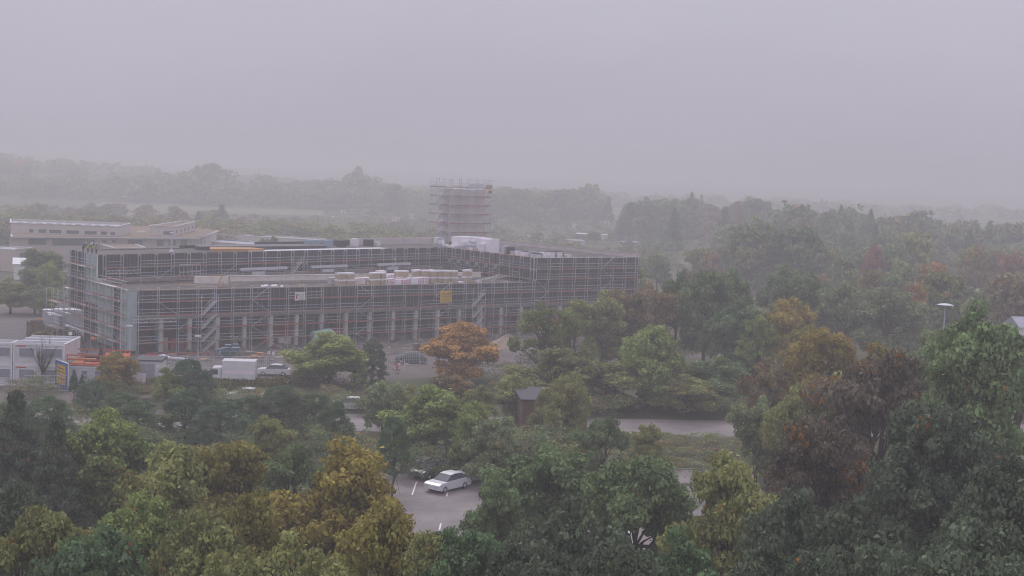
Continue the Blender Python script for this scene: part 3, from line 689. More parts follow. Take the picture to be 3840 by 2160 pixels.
bn = thing('banner', 'white company banner on the site fence below the kiosk', 'banner', (P[0], P[1], 0), rz); Wn = math.hypot(d[0], d[1])
MB().box(0, Wn, -.02, 0, .15, 2.05).build('cloth', MT['white'], bn)
text('lettering', 'STRABAG', Wn / 5.0, MT['redp'], bn, (.12, -.03, .85), (R9, 0, 0))
for a in (1.6, 2.3): MB().box(a, a + .55, -.03, -.021, .3, .5).build('print_line', MT['text'], bn)
# site fence of mesh panels along the street side
def mesh_fence(label, A, B, n, group='site fence'):
    d = B - A; L_ = math.hypot(d[0], d[1]); rz = math.atan2(d[1], d[0]); t = thing('site_fence', label, 'fence', (A[0], A[1], 0), rz, group); st = L_ / n
    def f():
        m = MB(); m.bar((0, 0, .1), (0, 0, 2.0), .05).bar((st - .06, 0, .1), (st - .06, 0, 2.0), .05).bar((0, 0, 2.0), (st - .06, 0, 2.0), .05).bar((0, 0, .15), (st - .06, 0, .15), .05)
        for i in range(1, 9): m.bar((st * i / 9, 0, .15), (st * i / 9, 0, 2.0), .02)
        for i in range(1, 5): m.bar((0, 0, .15 + i * .37), (st - .06, 0, .15 + i * .37), .02)
        return m.mesh('fence_panel', MT['steel'])
    mm = shared(('fp', round(st, 2)), f)
    for i in range(n): put('fence_panel', mm, t, (st * i, 0, 0))
    return t
mesh_fence('wire mesh site fence in front of the open ground floor', site(600, 1395), site(1500, 1385), 14)
mesh_fence('wire mesh site fence in front of the white containers', site(90, 1470), site(430, 1468), 4)
mesh_fence('wire mesh site fence near the gravel heap', site(1510, 1372), site(2000, 1355), 8)

# banners on the scaffold
def panel(name, label, x0, x1, y0, y1, mat, cat, off=-.2):
    s0, z1 = s_at(x0, y0, off); s1, _ = s_at(x1, y0, off); _, z0 = s_at(x0, y1, off)
    P = BW(s0, off); t = thing(name, label, cat, (P[0], P[1], 0), AZ); MB().box(0, s1 - s0, 0, .03, z0, z1).build('sheet', MT[mat], t)
    return t, s1 - s0, z0, z1
t, w_, z0, z1 = panel('sign', 'white company sign with a small house emblem on the front scaffold', 1106, 1145, 1097, 1127, 'white', 'sign')
text('lettering', 'Willy A. Löw AG', w_ / 6.6, MT['text'], t, (.1, -.01, z1 - .42), (R9, 0, 0))
for i in range(5): MB().box(w_ * (.36 + .04 * (i % 2)), w_ * .9, -.012, -.001, z1 - .58 - .17 * i, z1 - .53 - .17 * i).build('print_line', MT['text'], t)
MB().box(w_ * .1, w_ * .26, -.012, -.001, z0 + .25, z0 + .8).build('emblem_house', MT['print_r'], t); m = MB(); m.v = [(w_ * .05, -.02, z0 + .78), (w_ * .17, -.02, z0 + 1.0), (w_ * .34, -.02, z0 + .78), (w_ * .17, -.02, z0 + .86)]; m.f = [(0, 3, 2, 1)]; m.build('emblem_roof', MT['black'], t)
t, w_, z0, z1 = panel('sign', 'yellow square scaffolding banner right of the middle of the front', 1651, 1694, 1090, 1135, 'yellow', 'banner')
text('lettering', 'ALLMER', w_ / 4.4, MT['text'], t, (w_ * .2, -.01, z1 - .68), (R9, 0, 0), .3)
MB().box(w_ * .18, w_ * .95, -.012, -.001, z1 - .76, z1 - .72).build('rule', MT['text'], t)
text('lettering', 'Gerüstbau', w_ / 5.0, MT['text'], t, (w_ * .06, -.01, z1 - 1.15), (R9, 0, 0))
for i in range(2): MB().box(w_ * .1, w_ * .88, -.012, -.001, z1 - 1.48 - .3 * i, z1 - 1.4 - .3 * i).build('print_line', MT['text'], t)

# ------------------------------------------------------------------ stacks on the lower roof
RZ = 9.2
def pal(P, rz, w=1.15, d=.8):
    pass
_pk = [0]
def pkg(kind, x0, x1, t, z, h, label, dep=1.0, tilt=0.0):
    s0 = s_at(x0, 1060, t)[0]; s1 = s_at(x1, 1060, t)[0]; w = max(.5, s1 - s0 - .05); P = BW(s0 + .02, t, z)
    root = thing('material_pack', label, 'pack', P, AZ + tilt, 'packs on the lower roof')
    if z < RZ + .1:
        for q in (.02, w / 2 - .05, w - .12): MB().box(q, q + .1, 0, dep, 0, .1).build('pallet_runner', MT['newwood'], root)
        b = .1
    else: b = .03
    if kind == 'tan':
        for i in range(2):
            for j in range(2): MB().box(w / 2 * i + .012, w / 2 * (i + 1) - .012, 0.01, dep, b + (h * .78 - b) / 2 * j + .008, b + (h * .78 - b) / 2 * (j + 1) - .008).build('block', MT['carton'], root)
        m = MB(); r = random.Random(int(x0 * 7 + z * 3)); ax = [-.02, w * .3, w * .6, w + .02]
        m.v = [(ax[i], y, h * (.72 + .1 * r.random()) if k == 0 else h + .03 * r.random()) for k in range(2) for y in (-.03, dep + .02) for i in range(4)]
        m.f = [(0, 1, 9, 8)[::1], (8, 9, 13, 12), (9, 10, 14, 13), (10, 11, 15, 14), (1, 2, 10, 9), (2, 3, 11, 10), (3, 7, 15, 11), (4, 0, 8, 12), (7, 6, 14, 15), (6, 5, 13, 14), (5, 4, 12, 13)]
        m.build('foil_hood', MT['foil'], root)
    elif kind == 'red':
        MB().box(0, w, 0, dep, b, h).build('wrapped_block', MT['pink'], root)
        for j in range(4):
            z_ = b + (h - b) * (.14 + .22 * j); MB().box(w * .38, w * .95, -.012, -.001, z_, z_ + .07).build('print_stripe', MT['print_r'], root)
            MB().box(w * .08, w * .22, -.012, -.001, z_ - .04, z_ + .1).build('print_mark', MT['print_r'], root)
    elif kind == 'grey': MB().box(0, w, 0, dep, b, h).build('wrapped_block', MT['foil_g'], root)
    elif kind == 'board': MB().box(0, w, 0, dep, b, h).build('board_stack', MT['conc_l'], root)
    else: MB().box(0, w, 0, dep, b, h).build('wrapped_block', MT['foil'], root)
    return root
X = lambda v: 1240 + .1553 * v
X3 = lambda v: 1600 + .3106 * v
pkg('grey', X(0), X(160), 3.4, RZ, 1.25, 'grey wrapped block at the left end of the roof stacks')
fr = [(X(165), X(383), 'first'), (X(388), X(576), 'second'), (X(985), X(1200), 'fourth'), (X(1212), X(1340), 'fifth')]
for x0, x1, n in fr:
    pkg('tan', x0, x1, 1.9, RZ, 1.08, n + ' tan block pack from the left, lower one of its pile')
    pkg('tan', x0 + 1.5, x1 + .5, 1.95, RZ + 1.1, 1.02, n + ' tan block pack from the left, on top of its pile')
pkg('red', X(578), X(662), 2.4, RZ, 1.1, 'narrow red printed pack right of the leftmost tan pile')
pkg('board', X(666), X(735), 3.0, RZ, 1.15, 'tan board stack with a black lid between two white packs', 1.2)
pkg('white', X(735), X(838), 3.2, RZ, 1.2, 'white wrapped pack left of a red printed pack behind yellow cones')
pkg('red', X(842), X(992), 3.2, RZ, 1.2, 'red printed pack directly behind the pair of yellow cones')
pkg('tan', X(1150), X(1335), 3.6, RZ + 1.1, 1.15, 'tan pack half hidden behind the second tan pile')
pkg('board', X(1150), X(1335), 3.6, RZ, 1.08, 'plain board stack hidden behind the second tan pile')
for x0, x1, k, t_, h, n in [(X(1342), X(1555), 'red', 1.9, 1.05, 'front red printed pack right of the second tan pile'), (X(1560), X(1700), 'white', 1.9, .95, 'front plain white pack between two red printed packs'), (X(1704), X(1890), 'red', 1.9, .95, 'front red printed pack with dense marks near the middle'),
        (X(1892), X(1945), 'red', 2.2, 1.15, 'slim red printed pack left of a plain white pack'), (X(1948), X(2110), 'white', 1.9, 1.1, 'front plain white pack left of the tall red printed pair'), (X(2114), X(2215), 'red', 2.1, 1.15, 'inner one of the tall red printed pair'), (X(2218), X(2365), 'red', 2.0, 1.2, 'outer one of the tall red printed pair with open end'),
        (X(1340), X(1400), 'white', 4.4, 1.3, 'narrow white pack behind the front red printed pack'), (X(1420), X(1580), 'grey', 4.0, 1.15, 'grey wrapped pack in the second row'), (X(1583), X(1756), 'red', 4.0, 1.1, 'red printed pack in the second row'), (X(1765), X(1850), 'grey', 4.0, 1.0, 'small grey pack in the second row'),
        (X(1350), X(1440), 'red', 6.2, 1.35, 'pink wrapped pack in the rear row, left one'), (X(1445), X(1595), 'red', 6.2, 1.4, 'pink wrapped pack in the rear row, right one'), (X(1885), X(2015), 'white', 5.0, 1.2, 'white pack in the rear below tall tan piles')]:
    pkg(k, x0, x1, t_, RZ, h, n)
pkg('board', X(1600), X(1880), 4.8, RZ, 1.05, 'board stack under the two middle tan packs')
pkg('tan', X(1600), X(1700), 4.8, RZ + 1.07, 1.1, 'upper middle tan pack standing alone, left one'); pkg('tan', X(1705), X(1885), 4.6, RZ + 1.07, 1.05, 'upper middle tan pack standing alone, right one')
tall = [(X(2010), X(2205), 4.2), (X(2225), X(2420), 3.4), (X(2425), X(2478), 3.9), (X3(52), X3(130), 3.0), (X3(133), X3(195), 3.0), (X3(200), X3(302), 2.6), (X3(305), X3(378), 2.2), (X3(463), X3(548), 2.8)]
for i, (x0, x1, t_) in enumerate(tall):
    n = ['first', 'second', 'third', 'fourth', 'fifth', 'sixth', 'seventh', 'lone last'][i]
    pkg('tan', x0, x1, t_, RZ, 1.15, n + ' tan pile of the right half, lower pack'); pkg('tan', x0 + .6, x1, t_ + .05, RZ + 1.17, 1.1, n + ' tan pile of the right half, upper pack')
pkg('white', X3(385), X3(455), 2.4, RZ, .3, 'flat white sheet bundle before the gap in the piles'); pkg('white', X3(100), X3(300), 1.3, RZ, .16, 'long flat white sheet along the roof edge', .4)
pkg('white', X3(620), X3(670), 2.4, RZ, .3, 'small flat white bundle near the right roof edge', .6)
pkg('grey', X3(378), X3(460), 5.5, RZ, 1.2, 'grey low pack behind the gap in the tan piles')
# cones, bags, planks, ventilation sheets on the lower roof
for i, (x, n) in enumerate(((1406, 'left cone of the left pair'), (1411, ''), (0, ''))[:0]): pass
for x, y, n in ((1126, 1071, 'left of the two yellow buckets near the sign'), (1137, 1071, 'right of the two yellow buckets near the sign'), (1363, 1068, 'left of the two yellow buckets before the packs'), (1380, 1068, 'right of the two yellow buckets before the packs')):
    s_, _ = s_at(x, y, 1.8); P = BW(s_, 1.8, RZ); tag(MB().tube([(0, 0, 0), (0, 0, .3), (0, 0, .5)], [.24, .22, .08], 8).build('bucket', MT['carton'], None, P), 'pale ' + n, 'bucket', 'yellow buckets on the roof edge')
r = random.Random(3)
for i in range(9):
    s_, _ = s_at(988 + i * 8, 1068, 2.2 + r.random()); P = BW(s_, 2.0 + 1.5 * r.random(), RZ)
    m = MB(); m.tube([(0, 0, 0), (.02, 0, .18), (0, .05, .36)], [.26, .3, .12], 6); tag(m.build('foil_bag', MT['foil'], None, P, r.random() * 3, smooth=True), 'crumpled white foil bag lying on the left part of the lower roof', 'bag', 'foil bags on the roof')
pl = thing('plank_pile', 'pile of loose planks and grey duct parts on the left lower roof', 'planks', BW(11.0, 3.0, RZ), AZ)
for i in range(14):
    a = r.uniform(-.4, .4); MB().box(0, r.uniform(1.5, 4), -.1, .1, .02 + .04 * i, .055 + .04 * i).build('plank', MT['newwood' if i % 3 == 0 else 'wood'], pl, (r.uniform(-3, 4), r.uniform(-1, 3), 0), a)
pl2 = thing('plank_pile', 'heap of grey boards and poles on the roof beside the wing corner', 'planks', BW(*[66, 3.5], RZ), AZ)
for i in range(12): MB().bar((r.uniform(-5, 0), r.uniform(-1, 3), .1), (r.uniform(0, 4), r.uniform(-1, 3), r.uniform(.1, 1.8)), .09).build('plank', MT['wood' if i % 2 else 'steel'], pl2)
cp = thing('chipboard_prop', 'leaning timber prop at the left on the lower roof', 'prop', BW(13.2, 2.5, RZ), AZ)
MB().bar((0, 0, 0), (.9, 0, 2.2), .14).build('post', MT['newwood'], cp); MB().bar((1.3, 0, .0), (.9, 0, 1.1), .1).build('strut', MT['newwood'], cp)
# grey duct sheets hanging on the courtyard scaffold
for i, (a0, a1, lab) in enumerate(((26, 36, 'left'), (41.5, 50, 'middle'), (57.5, 66, 'right'))):
    t = thing('canopy', lab + ' long grey canopy over brackets on the courtyard wall', 'canopy', BW(*up(a0, -.95), 0), AZ + DA, 'grey canopies on the courtyard wall')
    MB().box(0, a1 - a0, -.4, 0, 10.55, 11.0).build('fascia', MT['cont'], t); MB().box(2.5, 5.2, -.3, 0, 9.75, 10.3).build('panel_stack', MT['ltgrey'], t)
    for q in (.5, (a1 - a0) / 2, a1 - a0 - .5): MB().box(q, q + .08, -.3, -.22, 9.3, 10.54).build('bracket', MT['steel'], t)
for i in range(6):
    t_ = BY - 2.5 - 3.0 * i; P = BW(BX - .09, t_, 0); tag(MB().box(-.03, 0, 0, 1.15, 10.9, 11.5).build('wall_grille', MT['ltgrey'], None, P, AZ), 'small light grille high on the short wing wall', 'grille', 'row of wall grilles')
# downpipe-like white tube
tag(MB().tube([(0, 0, 12), (.35, -.1, 11.6), (.3, -.1, 10.9), (-.2, -.1, 10.5), (-.3, -.1, 10.0)], [.08] * 5, 6).build('bent_pipe', MT['white'], None, BW(*up(61.5, -1.3), 0), AZ), 'white bent pipe dangling at the courtyard wall scaffold', 'pipe')

# ------------------------------------------------------------------ wing roof: big wrapped stack and packs
ZW = 13.43
big = thing('wrapped_stack', 'long tall stack under white foil on the wing roof before the tower', 'stack', BW(BX + .9, 0, ZW), AZ)
tb = t_at(1872, 960, BX + 3.5)[0]
r = random.Random(9); ys = [tb + (BY - .8 - tb) * q for q in (0, .2, .36, .5, .64, .8, 1.0)]
for i in range(6):
    h = [2.55, 2.6, 2.65, 2.6, 2.55, 2.45][i]; m = MB()
    m.hexa([(0, ys[i] + .01, 0), (2.6, ys[i] + .01, 0), (2.6, ys[i + 1] - .01, 0), (0, ys[i + 1] - .01, 0)], [(.05, ys[i] + .05, h), (2.5, ys[i] + .05, h + .1), (2.5, ys[i + 1] - .05, h), (.05, ys[i + 1] - .05, h - .05)])
    m.build('foil_block', MT['foil'], big)
for i in range(11):
    t_ = tb + 1.0 + i * 1.5; h = r.choice([.7, .9, 1.1, 1.7, .8, 1.9]); P = BW(BX + .32, t_, ZW)
    t = thing('foam_pack', ['low', 'mid high', 'tall'][0 if h < 1 else (1 if h < 1.5 else 2)] + ' white foam pack before the big foil stack, %s from the right' % ['first', 'second', 'third', 'fourth', 'fifth', 'sixth', 'seventh', 'eighth', 'ninth', 'tenth', 'last'][i], 'pack', P, AZ, 'foam packs before the foil stack')
    k = max(2, int(h / .35))
    for j in range(k): MB().box(-.25 + r.uniform(0, .05), .5, 0, 1.3, h / k * j + .02, h / k * (j + 1) - .02).build('foam_board', MT['foil' if r.random() < .7 else 'foil_g'], t)
pkr = [(1872, 1896, 1.7, 'foil_g', 0), (1894, 1912, 1.5, 'black', 0), (1912, 1922, .9, 'foil_g', 1), (1925, 1944, 1.1, 'foil', 1), (1950, 1968, .95, 'foil', 1), (1976, 1996, 1.2, 'foil_g', 0), (1985, 2010, .8, 'foil', 1), (2012, 2032, .8, 'foil_g', 1), (2030, 2050, 1.0, 'foil', 0), (2062, 2080, 1.15, 'foil', 2), (2090, 2109, 1.1, 'foil', 2), (2124, 2150, .6, 'ltgrey', 0)]
for i, (x0, x1, h, mt, cap) in enumerate(pkr):
    # place on the wing roof just behind the edge; the edge runs along the wing wall until x=2027, then along the front
    if x1 < 2027:
        t0 = t_at((x0 + x1) / 2, 960, BX + 1.2)[0]; P = BW(BX + 1.2, t0 - .6, ZW)
    else:
        s_ = s_at(x0, 965, 2.4)[0]; P = BW(s_, 2.4, ZW)
    w = 1.2 if x1 - x0 > 15 else .8
    t = thing('roof_pack', ['tall grey wrapped pack touching the white foil stack', 'tall black crate next to the grey wrapped pack', 'narrow grey pack with a black lid', 'white pack with a black lid left of the wing corner', 'second white pack with a black lid left of the wing corner', 'grey wrapped pack without a lid at the wing corner', 'low white lidded pack behind the wing corner', 'grey lidded pack just right of the wing corner', 'plain white pack without a lid right of the corner', 'white pack with a thick black lid, inner of the last pair', 'white pack with a thick black lid, outer of the last pair', 'low pale sheet bundle at the right end of the row'][i] + ' on the wing roof', 'pack', P, AZ, 'packs on the wing roof')
    MB().box(0, w, 0, 1.0, .02, h).build('wrap', MT[mt], t)
    if cap:
        MB().box(-.03, w + .03, -.03, 1.03, h + .001, h + .14).build('lid', MT['black'], t)
        if cap >= 1:
            for q in range(3): MB().box(w * (.12 + .3 * q), w * (.3 + .3 * q), -.02, -.001, h * .25, h * .8).build('label_sheet', MT['white'], t)
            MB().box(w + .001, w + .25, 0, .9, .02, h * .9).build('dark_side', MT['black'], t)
for i, (a, w_) in enumerate(((49, 3.0), (53, 2.2), (64, 1.6), (66.5, 1.0), (57, 1.5), (60.5, 1.2))):
    P = BW(*up(a, 8.5), ZW); tag(MB().box(0, w_, 0, 1.2, .01, [1.35, 1.3, 1.3, .8, 1.2, 1.5][i]).build('roof_box', MT[['teal', 'teal', 'black', 'white', 'black', 'white'][i]], None, P, AZ + DA), ['left grey blue duct box on the long roof', 'right grey blue duct box on the long roof', 'black crate on the long roof near the foil stack', 'small white crate on the long roof', 'low black crate on the long roof', 'tall white crate on the long roof'][i], 'box', 'boxes on the long roof')

# ------------------------------------------------------------------ goods on the ground floor and the yard
def stackbox(name, label, P, rz, w, d, h, mat, n=3, cat='stack', group=None):
    t = thing(name, label, cat, P, rz, group)
    for j in range(n): MB().box(0, w, 0, d, h / n * j + .015, h / n * (j + 1) - .015).build('layer', MT[mat], t)
    return t
def BG(x, t, z=.145): return BW(s_at(x, 1300, t)[0], t, z)
stackbox('red_stack', 'dark red stacked goods on the open ground floor left of the first stair', BG(640, 3.0), AZ, 2.2, 1.2, 1.6, 'print_r', 5)
stackbox('tan_stack', 'tall tan block pile beside the second column', BG(603, 1.8), AZ, 1.1, 1.0, 2.0, 'carton', 4)
stackbox('red_stack', 'wide red formwork pile deep inside the ground floor', BG(1020, 7.0), AZ, 4.5, 1.5, 3.0, 'redp', 7)
stackbox('white_cartons', 'row of white cartons with red print under the scaffold', BG(1045, 2.5), AZ, 2.2, .8, 1.1, 'pink', 2)
stackbox('carton', 'brown carton beside the worker on the ground floor', BG(872, 2.6), AZ, 1.1, .8, 1.5, 'carton', 1, 'carton')
stackbox('red_stack', 'small red pile behind the third column', BG(985, 5.0), AZ, 2.5, 1.0, 1.0, 'redp', 3)
stackbox('red_stack', 'red crates behind the light green tree', BG(1235, 6.0), AZ, 3.5, 1.2, 1.9, 'redp', 4)
stackbox('pipe_rack', 'blue grey pipe rack inside the ground floor', BG(1335, 7.0), AZ, 5.0, 1.6, 2.4, 'purple', 6)
sc_ = thing('traffic_post', 'red and white striped post between the columns', 'post', BG(1024, 1.6), AZ)
for k in range(5): MB().tube([(0, 0, .26 * k), (0, 0, .26 * k + .258)], [.16, .16], 8).build('band', MT['redp' if k % 2 == 0 else 'white'], sc_)
pr = thing('conveyor', 'dark conveyor ramp inside the leftmost open bay', 'conveyor', BG(520, 6.0), AZ)
MB().hexa([(0, 0, 1.2), (5, 0, .2), (5, 1, .2), (0, 1, 1.2)], [(0, 0, 1.6), (5, 0, .5), (5, 1, .5), (0, 1, 1.6)]).build('belt', MT['black'], pr); MB().box(.3, 2.2, 0.2, 1.2, 1.7, 2.7).build('hopper', MT['brown'], pr); MB().box(.4, .6, .4, .6, 0, 1.3).build('leg', MT['steel'], pr)
rk = thing('steel_racks', 'heap of grey galvanised duct racks on the yard beside the stair', 'racks', site(826, 1343), AZ)
r = random.Random(5)
for i in range(13):
    x, y, z = r.uniform(0, 2.6), r.uniform(-.2, 1.4), r.choice([0, .45, .9, 1.3]); w, h = r.uniform(.6, 1.3), r.uniform(.4, .7); rt = empty('rack', (x, y, z), r.uniform(-.4, .4), rk)
    MB().box(0, w, 0, .6, 0, .05).box(0, w, 0, .6, h - .05, h).box(0, .05, 0, .6, .05, h - .05).box(w - .05, w, 0, .6, .05, h - .05).box(.05, w - .05, .55, .6, .05, h - .05).build('casing', MT['teal'], rt)
def pallet_pile(label, P, rz, n, mat='newwood', w=1.2, name='pallet_pile'):
    t = thing(name, label, 'pallets', P, rz, 'pallets on the yard'); r = random.Random(int(P[0] * 10))
    pm_ = shared(('pal', mat, w), lambda: MB().box(0, w, 0, .12, 0, .1).box(0, w, .34, .46, 0, .1).box(0, w, .68, .8, 0, .1).box(0, w, 0, .8, .1, .14).mesh('pallet', MT[mat]))
    for i in range(n): put('pallet', pm_, t, (r.uniform(-.05, .05), r.uniform(-.05, .05), .004 + .15 * i), r.uniform(-.06, .06))
    return t
pallet_pile('dark pallet pile left of the pale timber stack', site(925, 1338), AZ, 5, 'wood'); pallet_pile('pale timber pallets lying next to the dark pallet pile', site(945, 1345), AZ, 3, 'newwood', 1.9)
pallet_pile('small pallet standing right of the pale timber', site(975, 1343), AZ + .5, 5, 'newwood', .9); pallet_pile('flat brown boards further right on the yard', site(1035, 1345), AZ, 1, 'wood', 2.6)
pallet_pile('brown pallet pile beside the orange tree', site(1575, 1318), AZ, 8, 'brown', 2.2); pallet_pile('lighter pallet pile beside the orange tree', site(1560, 1314), AZ, 7, 'wood', 1.2)
pallet_pile('bright red pallets in front of the leftmost bay', site(545, 1340), AZ - .5, 3, 'redp', 1.6); pallet_pile('fresh pallets at the foot of the left stair', site(745, 1352), AZ - .4, 2, 'newwood', 1.6)
pallet_pile('stacked pallets left of the grey wrapped blocks', site(112, 1228), .2, 8, 'brown', 1.9); pallet_pile('orange boards on top near the grey wrapped blocks', site(135, 1200, .3), .2, 2, 'newwood', 2.2)
for x, n in ((1022, 'left'), (1046, 'right')):
    P = site(x if x < 1030 else 1027, 1326); P = site(1008 if n == 'left' else 1025, 1332); tag(MB().tube([(0, 0, .01), (0, 0, .5)], [.2, .2], 8).build('white_drum', MT['white'], None, P), n + ' white drum on the yard behind the fence', 'drum', 'white drums')
tb_ = thing('foil_roll', 'long white foil wrapped roll lying before the left bays', 'roll', site(592, 1348), .1)
MB().tube([(0, 0, .35), (.8, .1, .4), (1.6, .1, .25), (4.2, .2, .14)], [.28, .36, .2, .13], 8).build('wrap', MT['foil'], tb_, smooth=True)
st = thing('beam_pile', 'red brown steel beams lying along the foot of the front', 'beams', site(610, 1330), AZ - .45)
for i in range(4): MB().box(0, 7, i * .3, i * .3 + .12, .02, .2).build('beam', MT['fence_r' if i % 2 else 'brown'], st)
# wrapped blocks on the yard behind the left end
wy = site(150, 1232)
for i, (dx, dy, h, w, d, n) in enumerate(((-.2, 1.6, 2.9, 1.5, 1.6, 'tall left'), (1.2, .3, 2.2, 1.8, 1.2, 'low front'), (1.5, 1.8, 3.0, 1.9, 1.8, 'tall second'), (3.5, 1.8, 3.05, 1.9, 1.8, 'tall third'), (5.5, 1.8, 3.0, 1.6, 1.8, 'tall right'))):
    t = thing('wrapped_blocks', n + ' pile of grey film wrapped blocks on the yard left of the shell', 'pile', (wy[0] + dx, wy[1] + dy, .012), .1, 'grey film wrapped piles')
    for j in range(3):
        q = MB().box(.01, w - .01, 0, d, h / 3 * j + .015, h / 3 * (j + 1) - .015).build('wrapped_course', MT['foil_g'], t)
    MB().box(-.02, w + .02, -.02, d + .02, h, h + .05).build('foil_hood', MT['foil'], t)
tag(MB().tube([(-1, 0, .15), (0, .2, .2), (1.2, 0, .15)], [.25, .35, .22], 7).build('foil_heap', MT['foil'], None, site(192, 1232), smooth=True), 'crumpled white foil on the ground before the wrapped piles', 'foil')
mx_ = thing('concrete_mixer', 'small orange concrete mixer at the left end wall', 'mixer', site(352, 1305), .3)
MB().tube([(-.5, 0, 1.5), (-.2, 0, 1.4), (.25, 0, 1.25), (.45, 0, 1.15)], [.15, .36, .38, .2], 9).build('drum', MT['orange'], mx_, smooth=True); MB().box(-.3, .5, -.35, .35, .3, 1.15).build('motor_box', MT['purple'], mx_)
for x in (-.4, .5): MB().bar((x, 0, 0), (0, 0, 1.5), .08).build('stand', MT['steel'], mx_)
# gravel heap
def heap(label, P, rx, ry, h, seed, mat='dirt'):
    r = np.random.default_rng(seed); m = MB(); n, k = 28, 10
    for j in range(k + 1):
        q = j / k
        for i in range(n):
            a = 2 * math.pi * i / n; rr_ = q * (1 + .12 * math.sin(3 * a + seed) + .06 * math.sin(7 * a)); z = h * (1 - q) ** 1.15 * (1 + .1 * r.random()) if j < k else -.02
            m.v.append((rx * rr_ * math.cos(a), ry * rr_ * math.sin(a), z))
    for j in range(k):
        for i in range(n): i2 = (i + 1) % n; m.f.append((j * n + i, (j + 1) * n + i, (j + 1) * n + i2, j * n + i2))
    o = m.build('gravel_heap', MT[mat], None, (P[0], P[1], 0)); return tag(o, label, 'heap', kind='stuff')
heap('pale brown gravel heap between the orange tree and the sparse tree', site(1905, 1302), 4.6, 3.6, 2.1, 3)
heap('low earth heap on the yard before the right bays', site(1480, 1318), 4.5, 1.6, .5, 6, 'yard')

# street lamps, poles
def lamp(label, P, h, rz=0.0, flat=False, cat='street lamp'):
    t = thing('street_lamp', label, cat, (P[0], P[1], 0), rz, 'street lamps')
    MB().tube([(0, 0, 0), (0, 0, h * .4), (0, 0, h)], [.09, .07, .05], 7).build('pole', MT['steel'], t)
    if flat: MB().tube([(0, 0, h), (0, 0, h + .08), (0, 0, h + .2)], [.15, .75, .2], 14).build('lamp_head', MT['ltgrey'], t)
    else: MB().box(-.5, .35, -.15, .15, h, h + .2).build('lamp_head', MT['white'], t)
    return t
P = site(486, 1345); lamp('street lamp with a white head in front of the left corner', P, 4.6)
P = atdist(3545, 1142, 120); lamp('street lamp with a wide flat disc head at the right behind leaves', P, P[2] - .1, flat=True)
lamp('short lamp column with a round white head before the left stair', site(742, 1340), 3.0)
cr = thing('flag_posts', 'white square notice on a post above the orange terrace', 'notice', site(262, 1420), 0)
MB().bar((0, 0, 0), (0, 0, 5.6), .07).build('post', MT['steel'], cr); MB().box(-.22, .22, -.03, .03, 5.6, 6.0).build('notice_board', MT['white'], cr)
tp = thing('mint_tarp', 'pale mint tarpaulin over goods behind the light green tree', 'tarpaulin', BG(1180, -.9, 0), AZ)
MB().hexa([(0, 0, .02), (5.5, 0, .02), (5.5, 2, .02), (0, 2, .02)], [(.2, .2, 2.3), (3.4, .2, 2.5), (3.4, 1.8, 2.7), (.2, 1.8, 2.2)]).build('tarp', MT['tarp'], tp); MB().hexa([(3.45, .1, .02), (6.8, .1, .02), (6.8, 1.9, .02), (3.45, 1.9, .02)], [(3.5, .3, 1.7), (6.5, .3, 1.3), (6.5, 1.7, 1.5), (3.5, 1.7, 1.8)]).build('tarp', MT['tarp'], tp)
sg = thing('lane_barrier', 'red and white barrier boards at the street by the orange tree', 'barrier', site(1475, 1388), .1)
for i in range(4): MB().box(i * .55, i * .55 + .5, -.03, .03, .8, 1.0).build('board', MT['redp' if i % 2 == 0 else 'white'], sg)
MB().box(.4, .6, -.1, .1, 0, .79).build('foot', MT['redp'], sg); MB().box(1.5, 1.6, -.05, .05, 0, 1.6).build('post', MT['white'], sg)

# ------------------------------------------------------------------ vehicles
def profile_solid(parent, name, mat, prof, y0, y1, inset=0):
    """side profile (x,z) extruded across the width, with the upper points pulled in"""
    m = MB(); n = len(prof); zs = [p[1] for p in prof]; zm = max(zs)
    for sgn, y in ((1, y0), (-1, y1)):
        for x, z in prof: m.v.append((x, y + sgn * inset * max(0, (z - .85)) / .6, z))
    m.f.append(tuple(range(n))); m.f.append(tuple(range(n, 2 * n))[::-1])
    for i in range(n): j = (i + 1) % n; m.f.append((i, n + i, n + j, j))
    return m.build(name, MT[mat], parent)
def car(label, P, rz, paint, L_=4.4, W_=1.78, group='parked cars', z=.016):
    t = thing('parked_car', label, 'car', (P[0], P[1], z), rz, group)
    k = L_ / 4.4; b = [(0, .35), (.05, .75), (.35, .88), (1.1, .93), (3.7, .98), (4.3, .9), (4.4, .6), (4.36, .3), (3.9, .25), (.4, .25)]
    profile_solid(t, 'body', paint, [(x * k, z_) for x, z_ in b], -W_ / 2, W_ / 2)
    g = [(1.12, .935), (1.85, 1.40), (2.4, 1.46), (3.3, 1.42), (4.05, .99)]
    profile_solid(t, 'windows', 'glass', [(x * k, z_) for x, z_ in g], -W_ / 2 + .08, W_ / 2 - .08, .16)
    rf = [(1.82, 1.405), (2.4, 1.49), (3.32, 1.45), (3.3, 1.41), (2.4, 1.45)]
    profile_solid(t, 'roof', paint, [(x * k, z_ + .02) for x, z_ in rf], -W_ / 2 + .1, W_ / 2 - .1, .14)
    for x in (.85 * k, 3.5 * k):
        for y in (-W_ / 2 + .1, W_ / 2 - .1):
            w = MB().tube([(x, y - .1, .31), (x, y + .1, .31)], [.31, .31], 12).build('wheel', MT['tyre'], t); MB().tube([(x, y - .112, .31), (x, y + .112, .31)], [.17, .17], 8).build('rim', MT['steel'], w)
    for y in (-.6, .6): MB().box(-.01, .1, y - .16, y + .16, .62, .76).build('headlight', MT['white'], t); MB().box(L_ - .08, L_ + .012, y - .14, y + .14, .68, .82).build('tail_light', MT['redp'], t)
    return t
